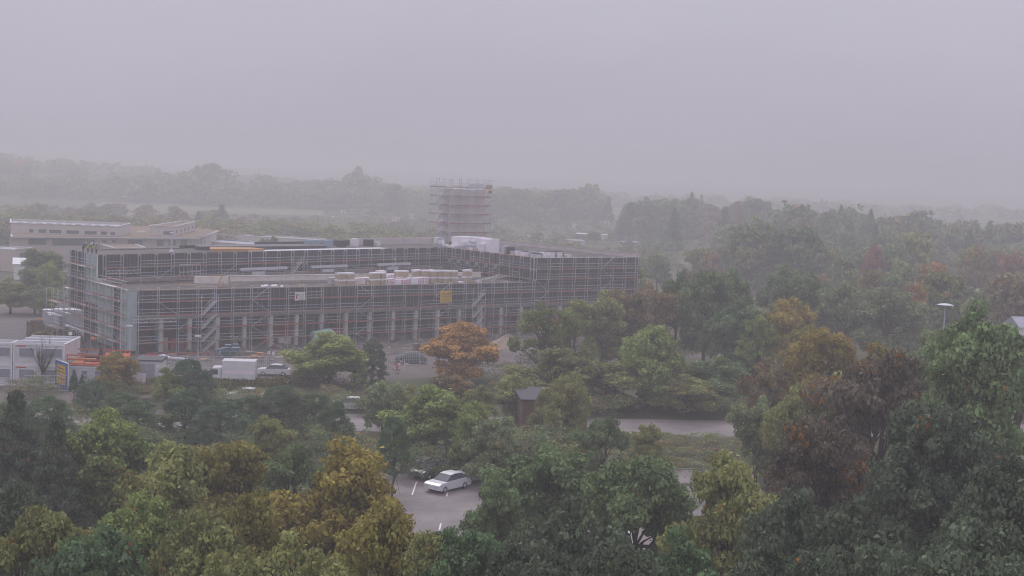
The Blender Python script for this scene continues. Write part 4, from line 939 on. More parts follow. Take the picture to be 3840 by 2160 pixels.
def van(label, P, rz):
    t = thing('delivery_truck', label, 'truck', (P[0], P[1], .016), rz)
    MB().box(2.0, 6.2, -1.15, 1.15, .85, 3.2).build('box_body', MT['carp_white'], t)
    profile_solid(t, 'cab', 'carp_white', [(0, .5), (.05, 1.1), (.35, 1.5), (.8, 2.25), (1.9, 2.3), (1.9, .5)], -1.0, 1.0)
    MB().hexa([(.12, -.92, 1.32), (.13, -.92, 1.32), (.13, .92, 1.32), (.12, .92, 1.32)], [(.64, -.9, 2.15), (.68, -.9, 2.15), (.68, .9, 2.15), (.64, .9, 2.15)]).build('windscreen', MT['glass'], t)
    for y in (-1.01, 1.002): MB().box(.6, 1.5, y, y + .012, 1.4, 2.05).build('side_window', MT['glass'], t)
    MB().box(2.3, 6.0, -1.17, -1.151, 1.5, 1.95).build('orange_stripe', MT['pink'], t); MB().box(.2, 6.1, -.5, .5, .4, .84).build('chassis', MT['black'], t)
    for x in (.9, 4.9):
        for y in (-.95, .95): w = MB().tube([(x, y - .13, .42), (x, y + .13, .42)], [.42, .42], 12).build('wheel', MT['tyre'], t)
    return t
P = site(775, 1440); van('white box truck parked on the street behind the conifers', P, .08)
P = site(965, 1405); car('white car parked on the street right of the box truck', P, .05, 'carp_white')
P = site(1480, 1360); car('dark grey green car on the site road beside the orange tree', P, .12, 'carp_grey', 4.7)
for i, (x, y, rz, pt, n) in enumerate(((1647, 1716, .9, 'carp_white', 'white car farthest back in the court'), (1584, 1748, .9, 'carp_white', 'white car at the left of the court'), (1748, 1758, .9, 'carp_white', 'white car at the right of the court'), (1712, 1815, .9, 'carp_white', 'white car in the middle of the court'), (1616, 1850, .9, 'carp_white', 'white car nearest in the court'), (1560, 1800, .9, 'carp_grey', 'grey car at the left edge of the court'))):
    P = site(x, y); car(n + ', beside the golden tree', P, rz, pt)
for i, (x, y, pt, n) in enumerate(((1240, 1535, 'carp_white', 'white car on the street seen between the conifers'), (2755, 1640, 'carp_white', 'white car at the right end of the visible street'), (850, 1500, 'carp_white', 'white car under the conifers near the truck'))):
    P = site(x, y); car(n, P, .1, pt)
# dark garage roofs between the foreground trees
P = site(2040, 1625); hut('garage_row', 'dark roofed outbuilding between the bright green and the olive trees', P, .12, 5, 7, 3.6, 'brown', 'purple', 0, cat='outbuilding')
P = site(3830, 1262, 4); hut('white_house', 'white house with a blue shutter at the right edge behind the green tree', (P[0] + 4, P[1]), .1, 9, 6, 5.6, 'white', 'metalroof', 1.6, win=-2.5, cat='house')

# ------------------------------------------------------------------ people
def person(label, P, rz, top, helmet, legs='dark_cloth', pose='stand', vest=None):
    t = thing('person', label, 'person', P, rz)
    J = dict(stand=[((0, 0, .92), .15), ((0, .01, 1.18), .155), ((0, 0, 1.42), .13), ((0, 0, 1.52), .06), ((0, -.01, 1.60), .085), ((0, -.01, 1.74), .085)],
             bend=[((0, 0, .90), .15), ((0, -.14, 1.12), .155), ((0, -.32, 1.3), .13), ((0, -.4, 1.36), .06), ((0, -.46, 1.41), .085), ((0, -.52, 1.52), .085)])[pose]
    V = [j[0] for j in J]; R = [j[1] for j in J]; E = [(i, i + 1) for i in range(5)]
    sh = V[2]
    for sg_ in (-1, 1):
        n = len(V)
        V += [(sg_ * .2, sh[1], sh[2] - .02), (sg_ * .27, sh[1] - .06, sh[2] - .3), (sg_ * .22, sh[1] - .26, sh[2] - .48), (sg_ * .2, sh[1] - .34, sh[2] - .5)]; R += [.065, .05, .042, .045]; E += [(2, n), (n, n + 1), (n + 1, n + 2), (n + 2, n + 3)]
        n = len(V)
        V += [(sg_ * .1, 0, .82), (sg_ * .12, -.03, .48), (sg_ * .13, .02, .1), (sg_ * .13, -.1, .05)]; R += [.095, .07, .05, .05]; E += [(0, n), (n, n + 1), (n + 1, n + 2), (n + 2, n + 3)]
    m = MB(); m.v = V; m.f = []
    # one continuous surface: tapered tubes round the skeleton, joined at shared joints
    b = MB()
    for (i, j) in E: b.tube([V[i], V[j]], [R[i], R[j]], 8)
    o = b.build('body', MT[legs], t, smooth=True)
    rm = o.modifiers.new('remesh', 'REMESH'); rm.mode = 'VOXEL'; rm.voxel_size = .035; rm.use_smooth_shade = True
    c = MB()
    for (i, j) in [(0, 1), (1, 2)]: c.tube([V[i], V[j]], [R[i] + .02, R[j] + .02], 10)
    c.build('jacket', MT[vest or top], t, smooth=True)
    for n in (6, 14): c2 = MB(); c2.tube([V[n], V[n + 1], V[n + 2]], [.08, .062, .052], 7); c2.build('sleeve', MT[top], t, smooth=True)
    hd = V[5]; h = MB(); h.tube([(hd[0], hd[1], hd[2] - .14), (hd[0], hd[1], hd[2] - .04), (hd[0], hd[1], hd[2] + .04)], [.075, .095, .08], 10); h.build('head', MT['skin'], t, smooth=True)
    k = MB(); k.tube([(hd[0], hd[1], hd[2]), (hd[0], hd[1], hd[2] + .015), (hd[0], hd[1], hd[2] + .07), (hd[0], hd[1], hd[2] + .13)], [.155, .135, .125, .05], 12); k.build('helmet', MT[helmet], t, smooth=True)
    return t
def on_wall(x, y, back):  # standing behind the left end of the upper wall
    s_ = s_at(x, y, back)[0]; return BW(s_, back, 13.43)
for x, b_, top, hel, pose, lab, vest in ((312, 20.5, 'dark_cloth', 'yellow', 'bend', 'worker in black with a yellow helmet leaning over at the far left of the roof', None), (330, 17.5, 'grey_cloth', 'white', 'bend', 'worker in a yellow vest with a white helmet, left of the vested pair', 'hivis'), (346, 16.5, 'dark_cloth', 'white', 'stand', 'worker in a yellow vest with a white helmet, right of the vested pair', 'hivis'), (361, 15.0, 'grey_cloth', 'yellow', 'stand', 'worker in grey with a yellow helmet at the corner of the roof', None)):
    P = on_wall(x, 925, b_); person(lab, P, AZ + .6, top, hel, pose=pose, vest=vest)
P = BG(897, 1.9); person('worker in a yellow vest and helmet standing on the ground floor beside a column', P, AZ, 'dark_cloth', 'yellow', vest='hivis')
P = BG(861, 5.0); person('worker in a red jacket inside the ground floor left of the carton', P, AZ, 'redp', 'redp')
P = BW(BX + .7, BY - .6, 13.43); person('person bending at the left end of the white foil stack on the wing roof', P, AZ + 1, 'dark_cloth', 'white', pose='bend')
# ------------------------------------------------------------------ foliage meshes
def leaf_mesh(name, pts, nrm, size, tint, turn, aspect=.6):
    n = len(pts); r = rng
    nrm = nrm / np.maximum(np.linalg.norm(nrm, axis=1, keepdims=True), 1e-6)
    a = r.normal(size=(n, 3)); u = np.cross(nrm, a); u /= np.maximum(np.linalg.norm(u, axis=1, keepdims=True), 1e-6); v = np.cross(nrm, u)
    s = (size * np.clip(r.lognormal(-.05, .38, n), .4, 1.9))[:, None]
    q = np.stack([pts - u * s, pts - v * s * aspect, pts + u * s, pts + v * s * aspect], 1)
    q[:, 1] += nrm * s * .18; q[:, 3] += nrm * s * .18
    m = bpy.data.meshes.new(name); m.vertices.add(4 * n); m.vertices.foreach_set('co', q.reshape(-1).astype(np.float32))
    m.loops.add(4 * n); m.loops.foreach_set('vertex_index', np.arange(4 * n, dtype=np.int32))
    m.polygons.add(n); m.polygons.foreach_set('loop_start', np.arange(0, 4 * n, 4, dtype=np.int32))
    m.polygons.foreach_set('loop_total', np.full(n, 4, dtype=np.int32))
    for nm, val in (('tint', tint), ('turn', turn)):
        at = m.attributes.new(nm, 'FLOAT', 'FACE'); at.data.foreach_set('value', val.astype(np.float32))
    m.materials.append(MT['leaf']); m.update(); m.validate(); return m
def crown(kind, nleaf, size, seed):
    """crown authored in a 1 x 1 x 1 volume: radius 1, height 1 (scaled per tree); returns leaf mesh and clump centres"""
    global rng
    rng = np.random.default_rng(seed); r = rng
    H, R = 10.0, 5.0
    if kind in ('round', 'sparse', 'bush', 'oak'):
        nc = dict(round=230, oak=230, sparse=110, bush=80)[kind]
        # lobes first: several big limbs' worth of foliage, then clumps round each lobe
        nl = dict(round=18, oak=20, sparse=15, bush=8)[kind]
        th = r.uniform(0, 2 * np.pi, nl); zz = r.uniform(.16, .86, nl) if kind != 'bush' else r.uniform(.25, .75, nl)
        rad = R * np.sqrt(np.clip(1 - ((zz - .48) / .55) ** 2, .05, 1)) * r.uniform(.35, .72, nl)
        lob = np.stack([rad * np.cos(th), rad * np.sin(th), zz * H], 1); lob[0] = (0, 0, .84 * H); lob[1] = (r.normal() * .8, r.normal() * .8, .7 * H)
        lr = R * r.uniform(.30, .50, nl)
        if kind == 'sparse': lr *= .95
        idx = r.integers(0, nl, nc); d = r.normal(size=(nc, 3)); d /= np.linalg.norm(d, axis=1, keepdims=True)
        d[:, 2] = np.where(d[:, 2] < -.5, -d[:, 2] * .5, d[:, 2])
        cc = lob[idx] + d * (lr[idx] * r.uniform(.55, 1.05, nc))[:, None] * np.array([1, 1, .85])
        cr = R * r.uniform(.11, .24, nc) * (1.0 if kind != 'sparse' else .85)
    elif kind == 'conifer':
        nc = 210; h = r.uniform(.05, 1, nc) ** .85; th = r.uniform(0, 2 * np.pi, nc); rad = R * (1.02 - h) * r.uniform(.35, 1.0, nc) + .12
        cc = np.stack([rad * np.cos(th), rad * np.sin(th), h * H], 1); cr = R * (.09 + .11 * (1 - h)) * r.uniform(.7, 1.2, nc)
    elif kind == 'yew':
        nc = 150; h = r.uniform(.0, 1, nc); th = r.uniform(0, 2 * np.pi, nc); rad = R * np.sqrt(np.clip(1 - ((h - .3) / .72) ** 2, .03, 1)) * r.uniform(.5, 1.0, nc)
        cc = np.stack([rad * np.cos(th), rad * np.sin(th), h * H], 1); cr = R * r.uniform(.12, .22, nc)
    elif kind == 'poplar':
        nc = 110; h = r.uniform(.05, 1, nc); th = r.uniform(0, 2 * np.pi, nc); rad = R * .8 * np.sin(np.pi * np.clip(h, .08, .97)) ** .5 * r.uniform(.3, 1, nc)
        cc = np.stack([rad * np.cos(th), rad * np.sin(th), h * H], 1); cr = R * r.uniform(.18, .3, nc)
    w = cr ** 2; idx = r.choice(nc, nleaf, p=w / w.sum())
    d = r.normal(size=(nleaf, 3)); d /= np.linalg.norm(d, axis=1, keepdims=True)
    rr_ = r.uniform(.25, 1.0, nleaf) ** .5; fl = np.array([1, 1, .6]) if kind not in ('conifer', 'yew') else np.array([1, 1, .55])
    out_ = r.random(nleaf) < .06; rr_[out_] *= 1.5
    p = cc[idx] + d * (cr[idx] * rr_)[:, None] * fl
    if kind in ('conifer', 'yew'):
        # sprays droop away from the stem
        q = np.linalg.norm(p[:, :2], axis=1) / R; p[:, 2] -= q * .5
    p[:, 2] = np.clip(p[:, 2], .02, None)
    nr = d * .9 + r.normal(size=(nleaf, 3)) * .75 + np.array([0, 0, .35])
    ct = r.uniform(0, 1, nc); tint = np.clip(.55 * ct[idx] + .45 * r.random(nleaf), 0, 1)
    turn = np.clip(.5 * r.random(nc)[idx] + .5 * r.random(nleaf), 0, 1)
    sz = np.full(nleaf, size)
    # unit volume
    mx = np.percentile(np.linalg.norm(p[:, :2], axis=1), 97); top = p[:, 2].max()
    return leaf_mesh('crown', p, nr, sz, tint, turn, .34 if kind in ('conifer', 'yew') else .62), cc, mx, top
def limbs(cc, seed, r0_=.3, nb=12, bare=False):
    r = np.random.default_rng(seed); m = MB()
    top = cc[:, 2].max() * .8; fork = top * .3
    trunk = [(0, 0, -.2), (r.normal() * .1, r.normal() * .1, fork * .6), (r.normal() * .2, r.normal() * .2, fork), (r.normal() * .4, r.normal() * .4, top * .7), (r.normal() * .3, r.normal() * .3, top)]
    m.tube(trunk, [r0_ * 1.3, r0_, r0_ * .8, r0_ * .4, .05], 8)
    ids = r.choice(len(cc), min(nb, len(cc)), replace=False)
    for i in ids:
        a = np.array(trunk[2]) + (np.array(trunk[3]) - np.array(trunk[2])) * r.uniform(0, .8); b = cc[i]; mid = a + (b - a) * .5 + np.array([0, 0, .4]) * r.uniform(-.5, 1) + r.normal(size=3) * .3
        m.tube([a, mid, b], [r0_ * .42, r0_ * .25, .03], 5)
        for j in range(2):
            e = cc[r.integers(len(cc))]
            if np.linalg.norm(e - mid) < 3.2: m.tube([mid, (mid + e) / 2 + r.normal(size=3) * .2, e], [r0_ * .2, r0_ * .12, .02], 4)
    return m.mesh('trunk', MT['bark'], True)
NEAR = {}; FAR = {}
for kind, nv, nl, sz in (('round', 4, 32000, .16), ('oak', 4, 34000, .165), ('sparse', 3, 11000, .15), ('conifer', 2, 26000, .19), ('yew', 3, 26000, .17), ('bush', 2, 14000, .16)):
    NEAR[kind] = []
    for i in range(nv):
        m, cc, mx, top = crown(kind, nl, sz, 100 + 7 * i + len(kind) * 31); NEAR[kind].append((m, limbs(cc, i + 5, nb=26 if kind == 'sparse' else 20), mx, top))
for kind, nv, nl, sz in (('round', 4, 5200, .34), ('oak', 3, 5200, .34), ('conifer', 3, 4600, .34), ('sparse', 2, 2200, .3), ('bush', 3, 2000, .38), ('poplar', 1, 3200, .3)):
    FAR[kind] = []
    for i in range(nv):
        m, cc, mx, top = crown(kind, nl, sz, 500 + 7 * i + len(kind) * 17); FAR[kind].append((m, limbs(cc, i + 50, nb=5), mx, top))
G = dict(  # leaf colours (linear), last value = share of turned leaves
    oak=(.072, .100, .046, .04), dark=(.052, .080, .040, .03), dark2=(.046, .060, .038, .05), lime=(.118, .138, .042, .05), bright=(.095, .122, .040, .08), olive=(.102, .108, .042, .10),
    brown=(.100, .084, .048, .25), orange=(.19, .115, .042, .3), gold=(.108, .098, .030, .04), goldtop=(.130, .108, .028, .10), yellow=(.15, .120, .030, .15), red=(.14, .07, .055, .25), greygreen=(.090, .110, .056, .06), pale=(.10, .12, .055, .1),
    orangegreen=(.11, .10, .03, .35), conif=(.044, .070, .042, .0), sparse=(.085, .105, .035, .2), darkbrown=(.062, .052, .038, .2))
tr_rng = random.Random(11); GAIN = 2.35
def tree(label, x, ytop, D, wpx, kind, col, group=None, near=True, name='tree', htop=None, zb=0.0, sink=0.0, cat='tree', single=False):
    P = atdist(x, ytop, D); H = P[2] - zb
    if H < 1: H = 1.0
    R = wpx / F * D / 2; lib = (NEAR if near else FAR)[kind]; m, tm, mx, top = lib[tr_rng.randrange(len(lib))]
    rz = tr_rng.uniform(0, 6.28); sc = (R / mx, R / mx * tr_rng.uniform(.92, 1.08), H / top)
    c = G[col]; j = tr_rng.uniform(.88, 1.12) * GAIN
    if single:
        o = put(name, m, None, (P[0], P[1], zb), rz, sc); tag(o, label, cat, group)
    else:
        t = thing(name, label, cat, (P[0], P[1], zb), rz, group)
        sx = R / mx; sz = min(H / top, sx * 1.55); sz = max(sz, sx * .6) if H / top < sx * .6 else sz
        o = put('crown', m, t, (0, 0, H - top * sz), 0, (sx, sx, sz)); k = put('trunk', tm, t, (0, 0, 0), 0, sc)
    o.color = (c[0] * j, c[1] * j, c[2] * j, c[3])
    return o
T = tree
# --- trees of the middle distance, each placed one by one
T('rust orange tree standing alone before the middle of the shell', 1735, 1200, 178, 285, 'round', 'orange')
T('light yellow green pointed tree before the left half of the shell', 1235, 1240, 170, 300, 'round', 'lime')
T('smaller yellow green tree at the right flank of the light pointed tree', 1330, 1325, 168, 130, 'sparse', 'bright')
T('round dark evergreen between the yellow green tree and the orange tree', 1400, 1268, 174, 120, 'yew', 'dark2')
T('sparse yellowish tree with bare boughs right of the gravel heap', 2050, 1125, 172, 260, 'sparse', 'sparse')
T('thin green tree with see-through crown left of the brownish tree', 2150, 1170, 176, 220, 'sparse', 'sparse')
T('low green scrub below the sparse tree', 2080, 1300, 160, 330, 'bush', 'olive', cat='shrub', name='shrub')
T('brownish olive tree covering the right end of the lower front', 2260, 1085, 190, 270, 'oak', 'olive')
T('brown turning tree next to the dark oak', 2420, 1050, 192, 230, 'oak', 'brown')
T('fresh green small tree low in front of the brown tree', 2440, 1218, 160, 270, 'round', 'bright')
T('left top of the dark oak group, narrow and high', 2545, 1015, 200, 150, 'oak', 'oak')
T('tall dark oak with two heads in the centre of the oak group', 2655, 1002, 196, 230, 'oak', 'oak')
T('tall dark oak forming the right head of the oak group', 2745, 1000, 200, 190, 'oak', 'oak')
T('broad low oak filling the foot of the oak group', 2790, 1120, 180, 280, 'oak', 'dark')
T('yellow flecked thin tree at the right foot of the oaks', 2850, 1180, 168, 150, 'sparse', 'bright')
T('big dark green oak apart from the group on its right', 2960, 985, 225, 230, 'oak', 'oak')
T('dark green tree leaning on the right side of the single oak', 3060, 1050, 222, 140, 'oak', 'dark')
T('golden orange round tree in front of the single dark oak', 2945, 1110, 180, 250, 'round', 'yellow')
T('golden small tree low right of the golden orange one', 3040, 1210, 160, 170, 'round', 'gold')
T('mid green airy tree right of the single oak', 3190, 1045, 218, 220, 'oak', 'greygreen')
T('grey green broad tree at the edge of the hazy wood', 3340, 1072, 212, 260, 'oak', 'greygreen')
T('orange green tree above the railed terrace corner', 425, 1320, 158, 170, 'round', 'orangegreen')
T('thin young autumn tree left of the bare tree', 118, 1370, 165, 80, 'sparse', 'orangegreen')
T('narrow dark conifer, left one beside the blue billboard', 278, 1385, 150, 44, 'conifer', 'conif', name='conifer')
T('narrow dark conifer, right one beside the blue billboard', 308, 1405, 150, 44, 'conifer', 'conif', name='conifer')
T('dark evergreen shrub before the orange green tree', 350, 1425, 145, 150, 'yew', 'conif', name='shrub', cat='shrub')
T('dark evergreen shrub below the company banner', 455, 1468, 140, 200, 'yew', 'dark', name='shrub', cat='shrub')
T('light green shrub beside the kiosk', 625, 1375, 148, 140, 'bush', 'bright', name='shrub', cat='shrub')
T('big dark yew right of the kiosk', 705, 1340, 150, 170, 'yew', 'conif')
T('dark yew behind the white box truck', 775, 1385, 152, 90, 'yew', 'conif')
T('dark yew below the white car on the street', 1050, 1440, 140, 200, 'yew', 'conif')
T('lower dark yew under the light yellow green tree', 1180, 1470, 140, 190, 'yew', 'dark')
T('green tree at the left edge before the school', 165, 925, 262, 190, 'round', 'greygreen')
T('bright small tree before the white house', 190, 975, 250, 90, 'round', 'lime')
T('thin pale tree at the corner of the white house', 172, 1010, 246, 60, 'sparse', 'pale')
T('dense shrub tree on the yard left of the wrapped piles', 130, 1070, 235, 130, 'oak', 'greygreen')
T('lighter shrub tree right of the dense one behind the wrapped piles', 200, 1075, 232, 110, 'round', 'bright')
T('tree at the far left edge above the wrapped piles', 40, 1040, 235, 150, 'oak', 'olive')
T('bush behind the containers, orange tinged left one', 150, 1240, 190, 130, 'bush', 'brown', name='shrub', cat='shrub')
T('bush behind the containers, green right one', 235, 1258, 186, 110, 'bush', 'bright', name='shrub', cat='shrub')
T('left leafy tree peeking over the school wing', 700, 915, 290, 60, 'round', 'pale')
T('broad tree standing before the long school wing', 1000, 882, 300, 120, 'round', 'greygreen')
T('small bright bush right of the far scaffold end', 2405, 1005, 262, 70, 'bush', 'lime', name='shrub', cat='shrub')
T('reddish small tree behind the dark oaks', 2570, 1005, 260, 60, 'round', 'brown')
# bare tree
bt = thing('bare_tree', 'leafless young tree in front of the white containers', 'tree', site(157, 1452))
r = np.random.default_rng(2); m = MB(); m.tube([(0, 0, 0), (.03, 0, 1.2), (0, 0, 2.0)], [.15, .11, .09], 7); m.build('trunk', MT['bark'], bt)
m = MB()
for i in range(26):
    a = r.uniform(0, 6.28); sp = r.uniform(.15, .62); L_ = r.uniform(2.6, 4.2); b = np.array([0, 0, r.uniform(1.5, 2.1)]); d = np.array([math.cos(a) * sp, math.sin(a) * sp, 1.0]); d /= np.linalg.norm(d); e = b + d * L_
    mid = b + d * L_ * .5 + np.array([math.cos(a), math.sin(a), 0]) * .2; m.tube([b, mid, e], [.05, .035, .012], 4)
    for j in range(5):
        q = b + (e - b) * r.uniform(.35, .95); d2 = d + r.normal(size=3) * .5; m.tube([q, q + d2 * r.uniform(.3, .8)], [.02, .008], 3)
m.build('branches', MT['bark'], bt)

# --- foreground trees (hidden behind the photo's privacy mosaic; colours and masses follow it)
FG = [('tall dark conifer filling the left edge', 60, 1465, 100, 330, 'conifer', 'dark2'), ('dark conifer second from the left edge', 215, 1560, 92, 260, 'conifer', 'dark2'), ('low dark evergreen at the bottom left corner', 60, 1800, 66, 420, 'yew', 'dark2'),
      ('olive tree with yellow top left of the lower centre', 400, 1525, 96, 420, 'round', 'bright'), ('bright olive tree low at the left', 650, 1660, 80, 440, 'round', 'olive'), ('olive yellow broad tree left of the golden tree', 880, 1625, 88, 420, 'round', 'gold'),
      ('golden domed tree at the bottom centre', 1305, 1632, 84, 500, 'round', 'goldtop'), ('low green tree below the olive trees', 760, 1900, 62, 420, 'oak', 'olive'), ('golden brown tree at the bottom below the golden dome', 1420, 1880, 62, 420, 'round', 'gold'), ('dark green bush mass at the bottom left', 380, 1960, 58, 460, 'oak', 'dark'),
      ('olive bush mass at the bottom left of centre', 1050, 1985, 58, 440, 'oak', 'olive'),
      ('bright green tree in front of the orange tree', 1620, 1440, 128, 330, 'round', 'bright'), ('dark conifer left of the garage row', 700, 1460, 132, 190, 'yew', 'conif'), ('dark conifer behind the garage row', 1060, 1455, 135, 230, 'yew', 'dark2'), ('dark conifer right of the garage row', 1260, 1500, 130, 150, 'yew', 'dark'), ('dark evergreen between the two left trees', 520, 1500, 130, 240, 'yew', 'dark'),
      ('green tree at the left of the bright green tree', 1440, 1420, 140, 150, 'oak', 'greygreen'),
      ('olive green tree right of the dark outbuilding', 2270, 1350, 160, 330, 'oak', 'olive'), ('olive green tree below the fresh green tree', 2480, 1330, 163, 260, 'oak', 'olive'), ('green tree below the oak group', 2690, 1330, 163, 270, 'oak', 'oak'), ('brownish tree below the golden orange tree', 2900, 1340, 140, 220, 'round', 'brown'),
      ('yellowish tree below the grey green wood', 3120, 1215, 140, 300, 'round', 'yellow'), ('olive tree left of the dark brown tree', 2960, 1480, 115, 240, 'round', 'olive'),
      ('deep green broad tree right of the car court', 2060, 1645, 92, 440, 'oak', 'oak'), ('deep green tree in the lower centre right', 2390, 1690, 84, 440, 'oak', 'oak'), ('dark green tree at the bottom right of centre', 2180, 1850, 64, 560, 'oak', 'dark2'), ('dark olive tree at the bottom right', 2740, 1700, 76, 460, 'round', 'olive'), ('dark olive low tree along the bottom', 2560, 1960, 58, 480, 'oak', 'dark'),
      ('dark brown tree with orange top at the right', 3290, 1300, 104, 480, 'oak', 'darkbrown'), ('small orange tree behind the dark brown tree', 3290, 1275, 125, 230, 'round', 'orangegreen'), ('dark brown twin of the right brown tree', 3080, 1560, 84, 360, 'oak', 'darkbrown'),
      ('green tree at the right edge rising over the lamp', 3690, 1120, 92, 420, 'oak', 'oak'), ('dark tree below the right green tree', 3560, 1500, 74, 460, 'oak', 'dark2'), ('dark tree in the bottom right corner', 3790, 1640, 62, 420, 'oak', 'dark2'), ('dark low tree along the right bottom', 3260, 1880, 60, 560, 'oak', 'dark2'), ('dark round tree low right', 2960, 1830, 66, 420, 'round', 'dark2'), ('dark low bush in the bottom right', 3560, 1960, 52, 560, 'oak', 'dark2')]
FG += [('green tree on the verge right of the orange tree', 1930, 1400, 150, 190, 'round', 'olive'), ('olive tree on the verge left of the outbuilding', 1800, 1440, 146, 150, 'oak', 'olive'), ('yellowish bush tree under the orange tree', 1690, 1400, 150, 170, 'round', 'brown'), ('olive green tree behind the bright green tree', 1500, 1440, 146, 170, 'round', 'olive'),
       ('green tree right of the bright green tree', 1760, 1500, 122, 180, 'round', 'bright'), ('dark evergreen left of the car court', 1480, 1560, 112, 130, 'yew', 'dark'), ('olive tree behind the outbuilding', 2080, 1430, 140, 170, 'oak', 'olive'), ('dark tree by the street in the right centre', 2260, 1560, 116, 200, 'oak', 'oak')]
FG += [('dark evergreen where the left and centre trees meet', 830, 1500, 128, 230, 'yew', 'conif'), ('dark evergreen standing at the street in the centre left', 950, 1480, 138, 180, 'yew', 'dark'), ('olive scrub tree in front of the street at the left', 1010, 1560, 112, 220, 'round', 'olive'), ('dark broad tree left of the golden dome', 1090, 1660, 96, 240, 'oak', 'oak'),
       ('low dark evergreen at the left before the containers', 180, 1480, 128, 220, 'yew', 'dark'), ('dark low evergreen at the very left before the containers', 40, 1500, 126, 220, 'yew', 'oak'), ('green tree between the court and the bright green tree', 1850, 1560, 118, 220, 'oak', 'greygreen'), ('dark green tree right of the car court', 1860, 1760, 84, 220, 'oak', 'oak'),
       ('olive tree between the outbuilding and the oaks', 2130, 1390, 136, 180, 'round', 'olive'), ('broad olive tree in the middle right', 2580, 1400, 158, 260, 'oak', 'olive'), ('olive tree at the end of the street', 2850, 1480, 122, 200, 'oak', 'greygreen'),
       ('dark tree behind the dark brown tree', 3130, 1390, 118, 300, 'oak', 'olive'), ('green tree behind the right green tree', 3450, 1290, 128, 260, 'oak', 'oak'), ('bluish green tree at the right of the lamp', 3560, 1210, 130, 200, 'oak', 'greygreen'), ('green tree at the far right behind the big one', 3830, 1250, 118, 220, 'oak', 'oak'),
       ('dark tree filling the right lower middle', 3420, 1680, 76, 380, 'oak', 'dark2'), ('dark tree between the low right trees', 3700, 1900, 54, 420, 'oak', 'dark2'), ('small olive tree on the strip before the visible street', 2420, 1585, 124, 130, 'round', 'olive'), ('olive tree at the bottom below the car court', 1590, 1985, 60, 300, 'round', 'olive'), ('dark low tree at the bottom centre', 1720, 1960, 60, 330, 'oak', 'dark'), ('dark low tree right of the bottom centre', 1960, 2000, 56, 360, 'oak', 'dark2'),
       ('low olive tree at the bottom left corner', 170, 1880, 60, 360, 'oak', 'olive'), ('bright green low tree at the bottom left', 560, 1840, 70, 380, 'round', 'bright'), ('olive gold tree at the bottom left centre', 960, 1830, 70, 380, 'round', 'gold'), ('dark scrub tree under the golden dome', 1200, 2050, 54, 380, 'oak', 'olive'),
       ('dark green tree at the bottom right centre', 2330, 2020, 54, 420, 'oak', 'dark2'), ('dark tree low at the right of the centre', 2880, 2000, 56, 420, 'oak', 'dark2'), ('dark tree low before the brown tree', 3120, 2060, 52, 420, 'oak', 'dark2'), ('dark tree at the bottom right edge', 3400, 2060, 50, 420, 'oak', 'dark2')]
for lab, x, y, D, w_, k, c in FG: T(lab, x, y, D, w_, k, c, name='conifer' if k == 'conifer' else 'tree')

# --- hazy belts, allotments and woods
def scatter(n, f, kinds, cols, label, group, seed, name='tree', cat='tree', hrange=(10, 15), wf=(.7, 1.1)):
    """f(rnd) -> (x pixel, distance, tree height)"""
    r = random.Random(seed)
    for i in range(n):
        x, D, H = f(r); P = atdist(x, 900, D); lib = FAR[r.choice(kinds)]; m, tm, mx, top = lib[r.randrange(len(lib))]
        cname = r.choice(cols); R = H * r.uniform(*wf) / 2; o = put(name, m, None, (P[0], P[1], 0), r.uniform(0, 6.28), (R / mx, R / mx, H / top)); c = G[cname]; j = r.uniform(.75, 1.25) * GAIN
        o.color = (c[0] * j, c[1] * j, c[2] * j, c[3]); tag(o, label if x < 1200 else ' '.join([('tall' if H > hrange[1] else 'low' if H < hrange[0] else 'mid high'), CN[cname], label.split(' in ')[0].split(' among ')[0].split(' between ')[0].replace('olive ', ''), lm(x)]), cat, group)
LM = [(1400, 'left of the tower'), (1560, 'just left of the tower'), (1900, 'right beside the tower'), (2000, 'above the white foil stack'), (2060, 'left of the wing middle'), (2120, 'above the middle of the wing'), (2175, 'right of the wing middle'), (2230, 'left of the skyline gap'), (2420, 'right of the skyline gap'), (2560, 'above the brown tree'), (2700, 'above the dark oaks'), (2850, 'above the single oak'), (3000, 'above the golden tree'), (3150, 'left of the red leaved tree'), (3300, 'at the red leaved tree'), (3450, 'above the small orange tree'), (3600, 'above the lamp'), (3750, 'left of the far right red trees'), (3900, 'at the right edge')]
CN = dict(oak='dark green', greygreen='grey green', olive='olive', brown='brownish', dark='blackish green', pale='pale green', bright='fresh green')
def lm(x): return min(LM, key=lambda q: abs(q[0] - x))[1]
U = lambda r, a, b: r.uniform(a, b)
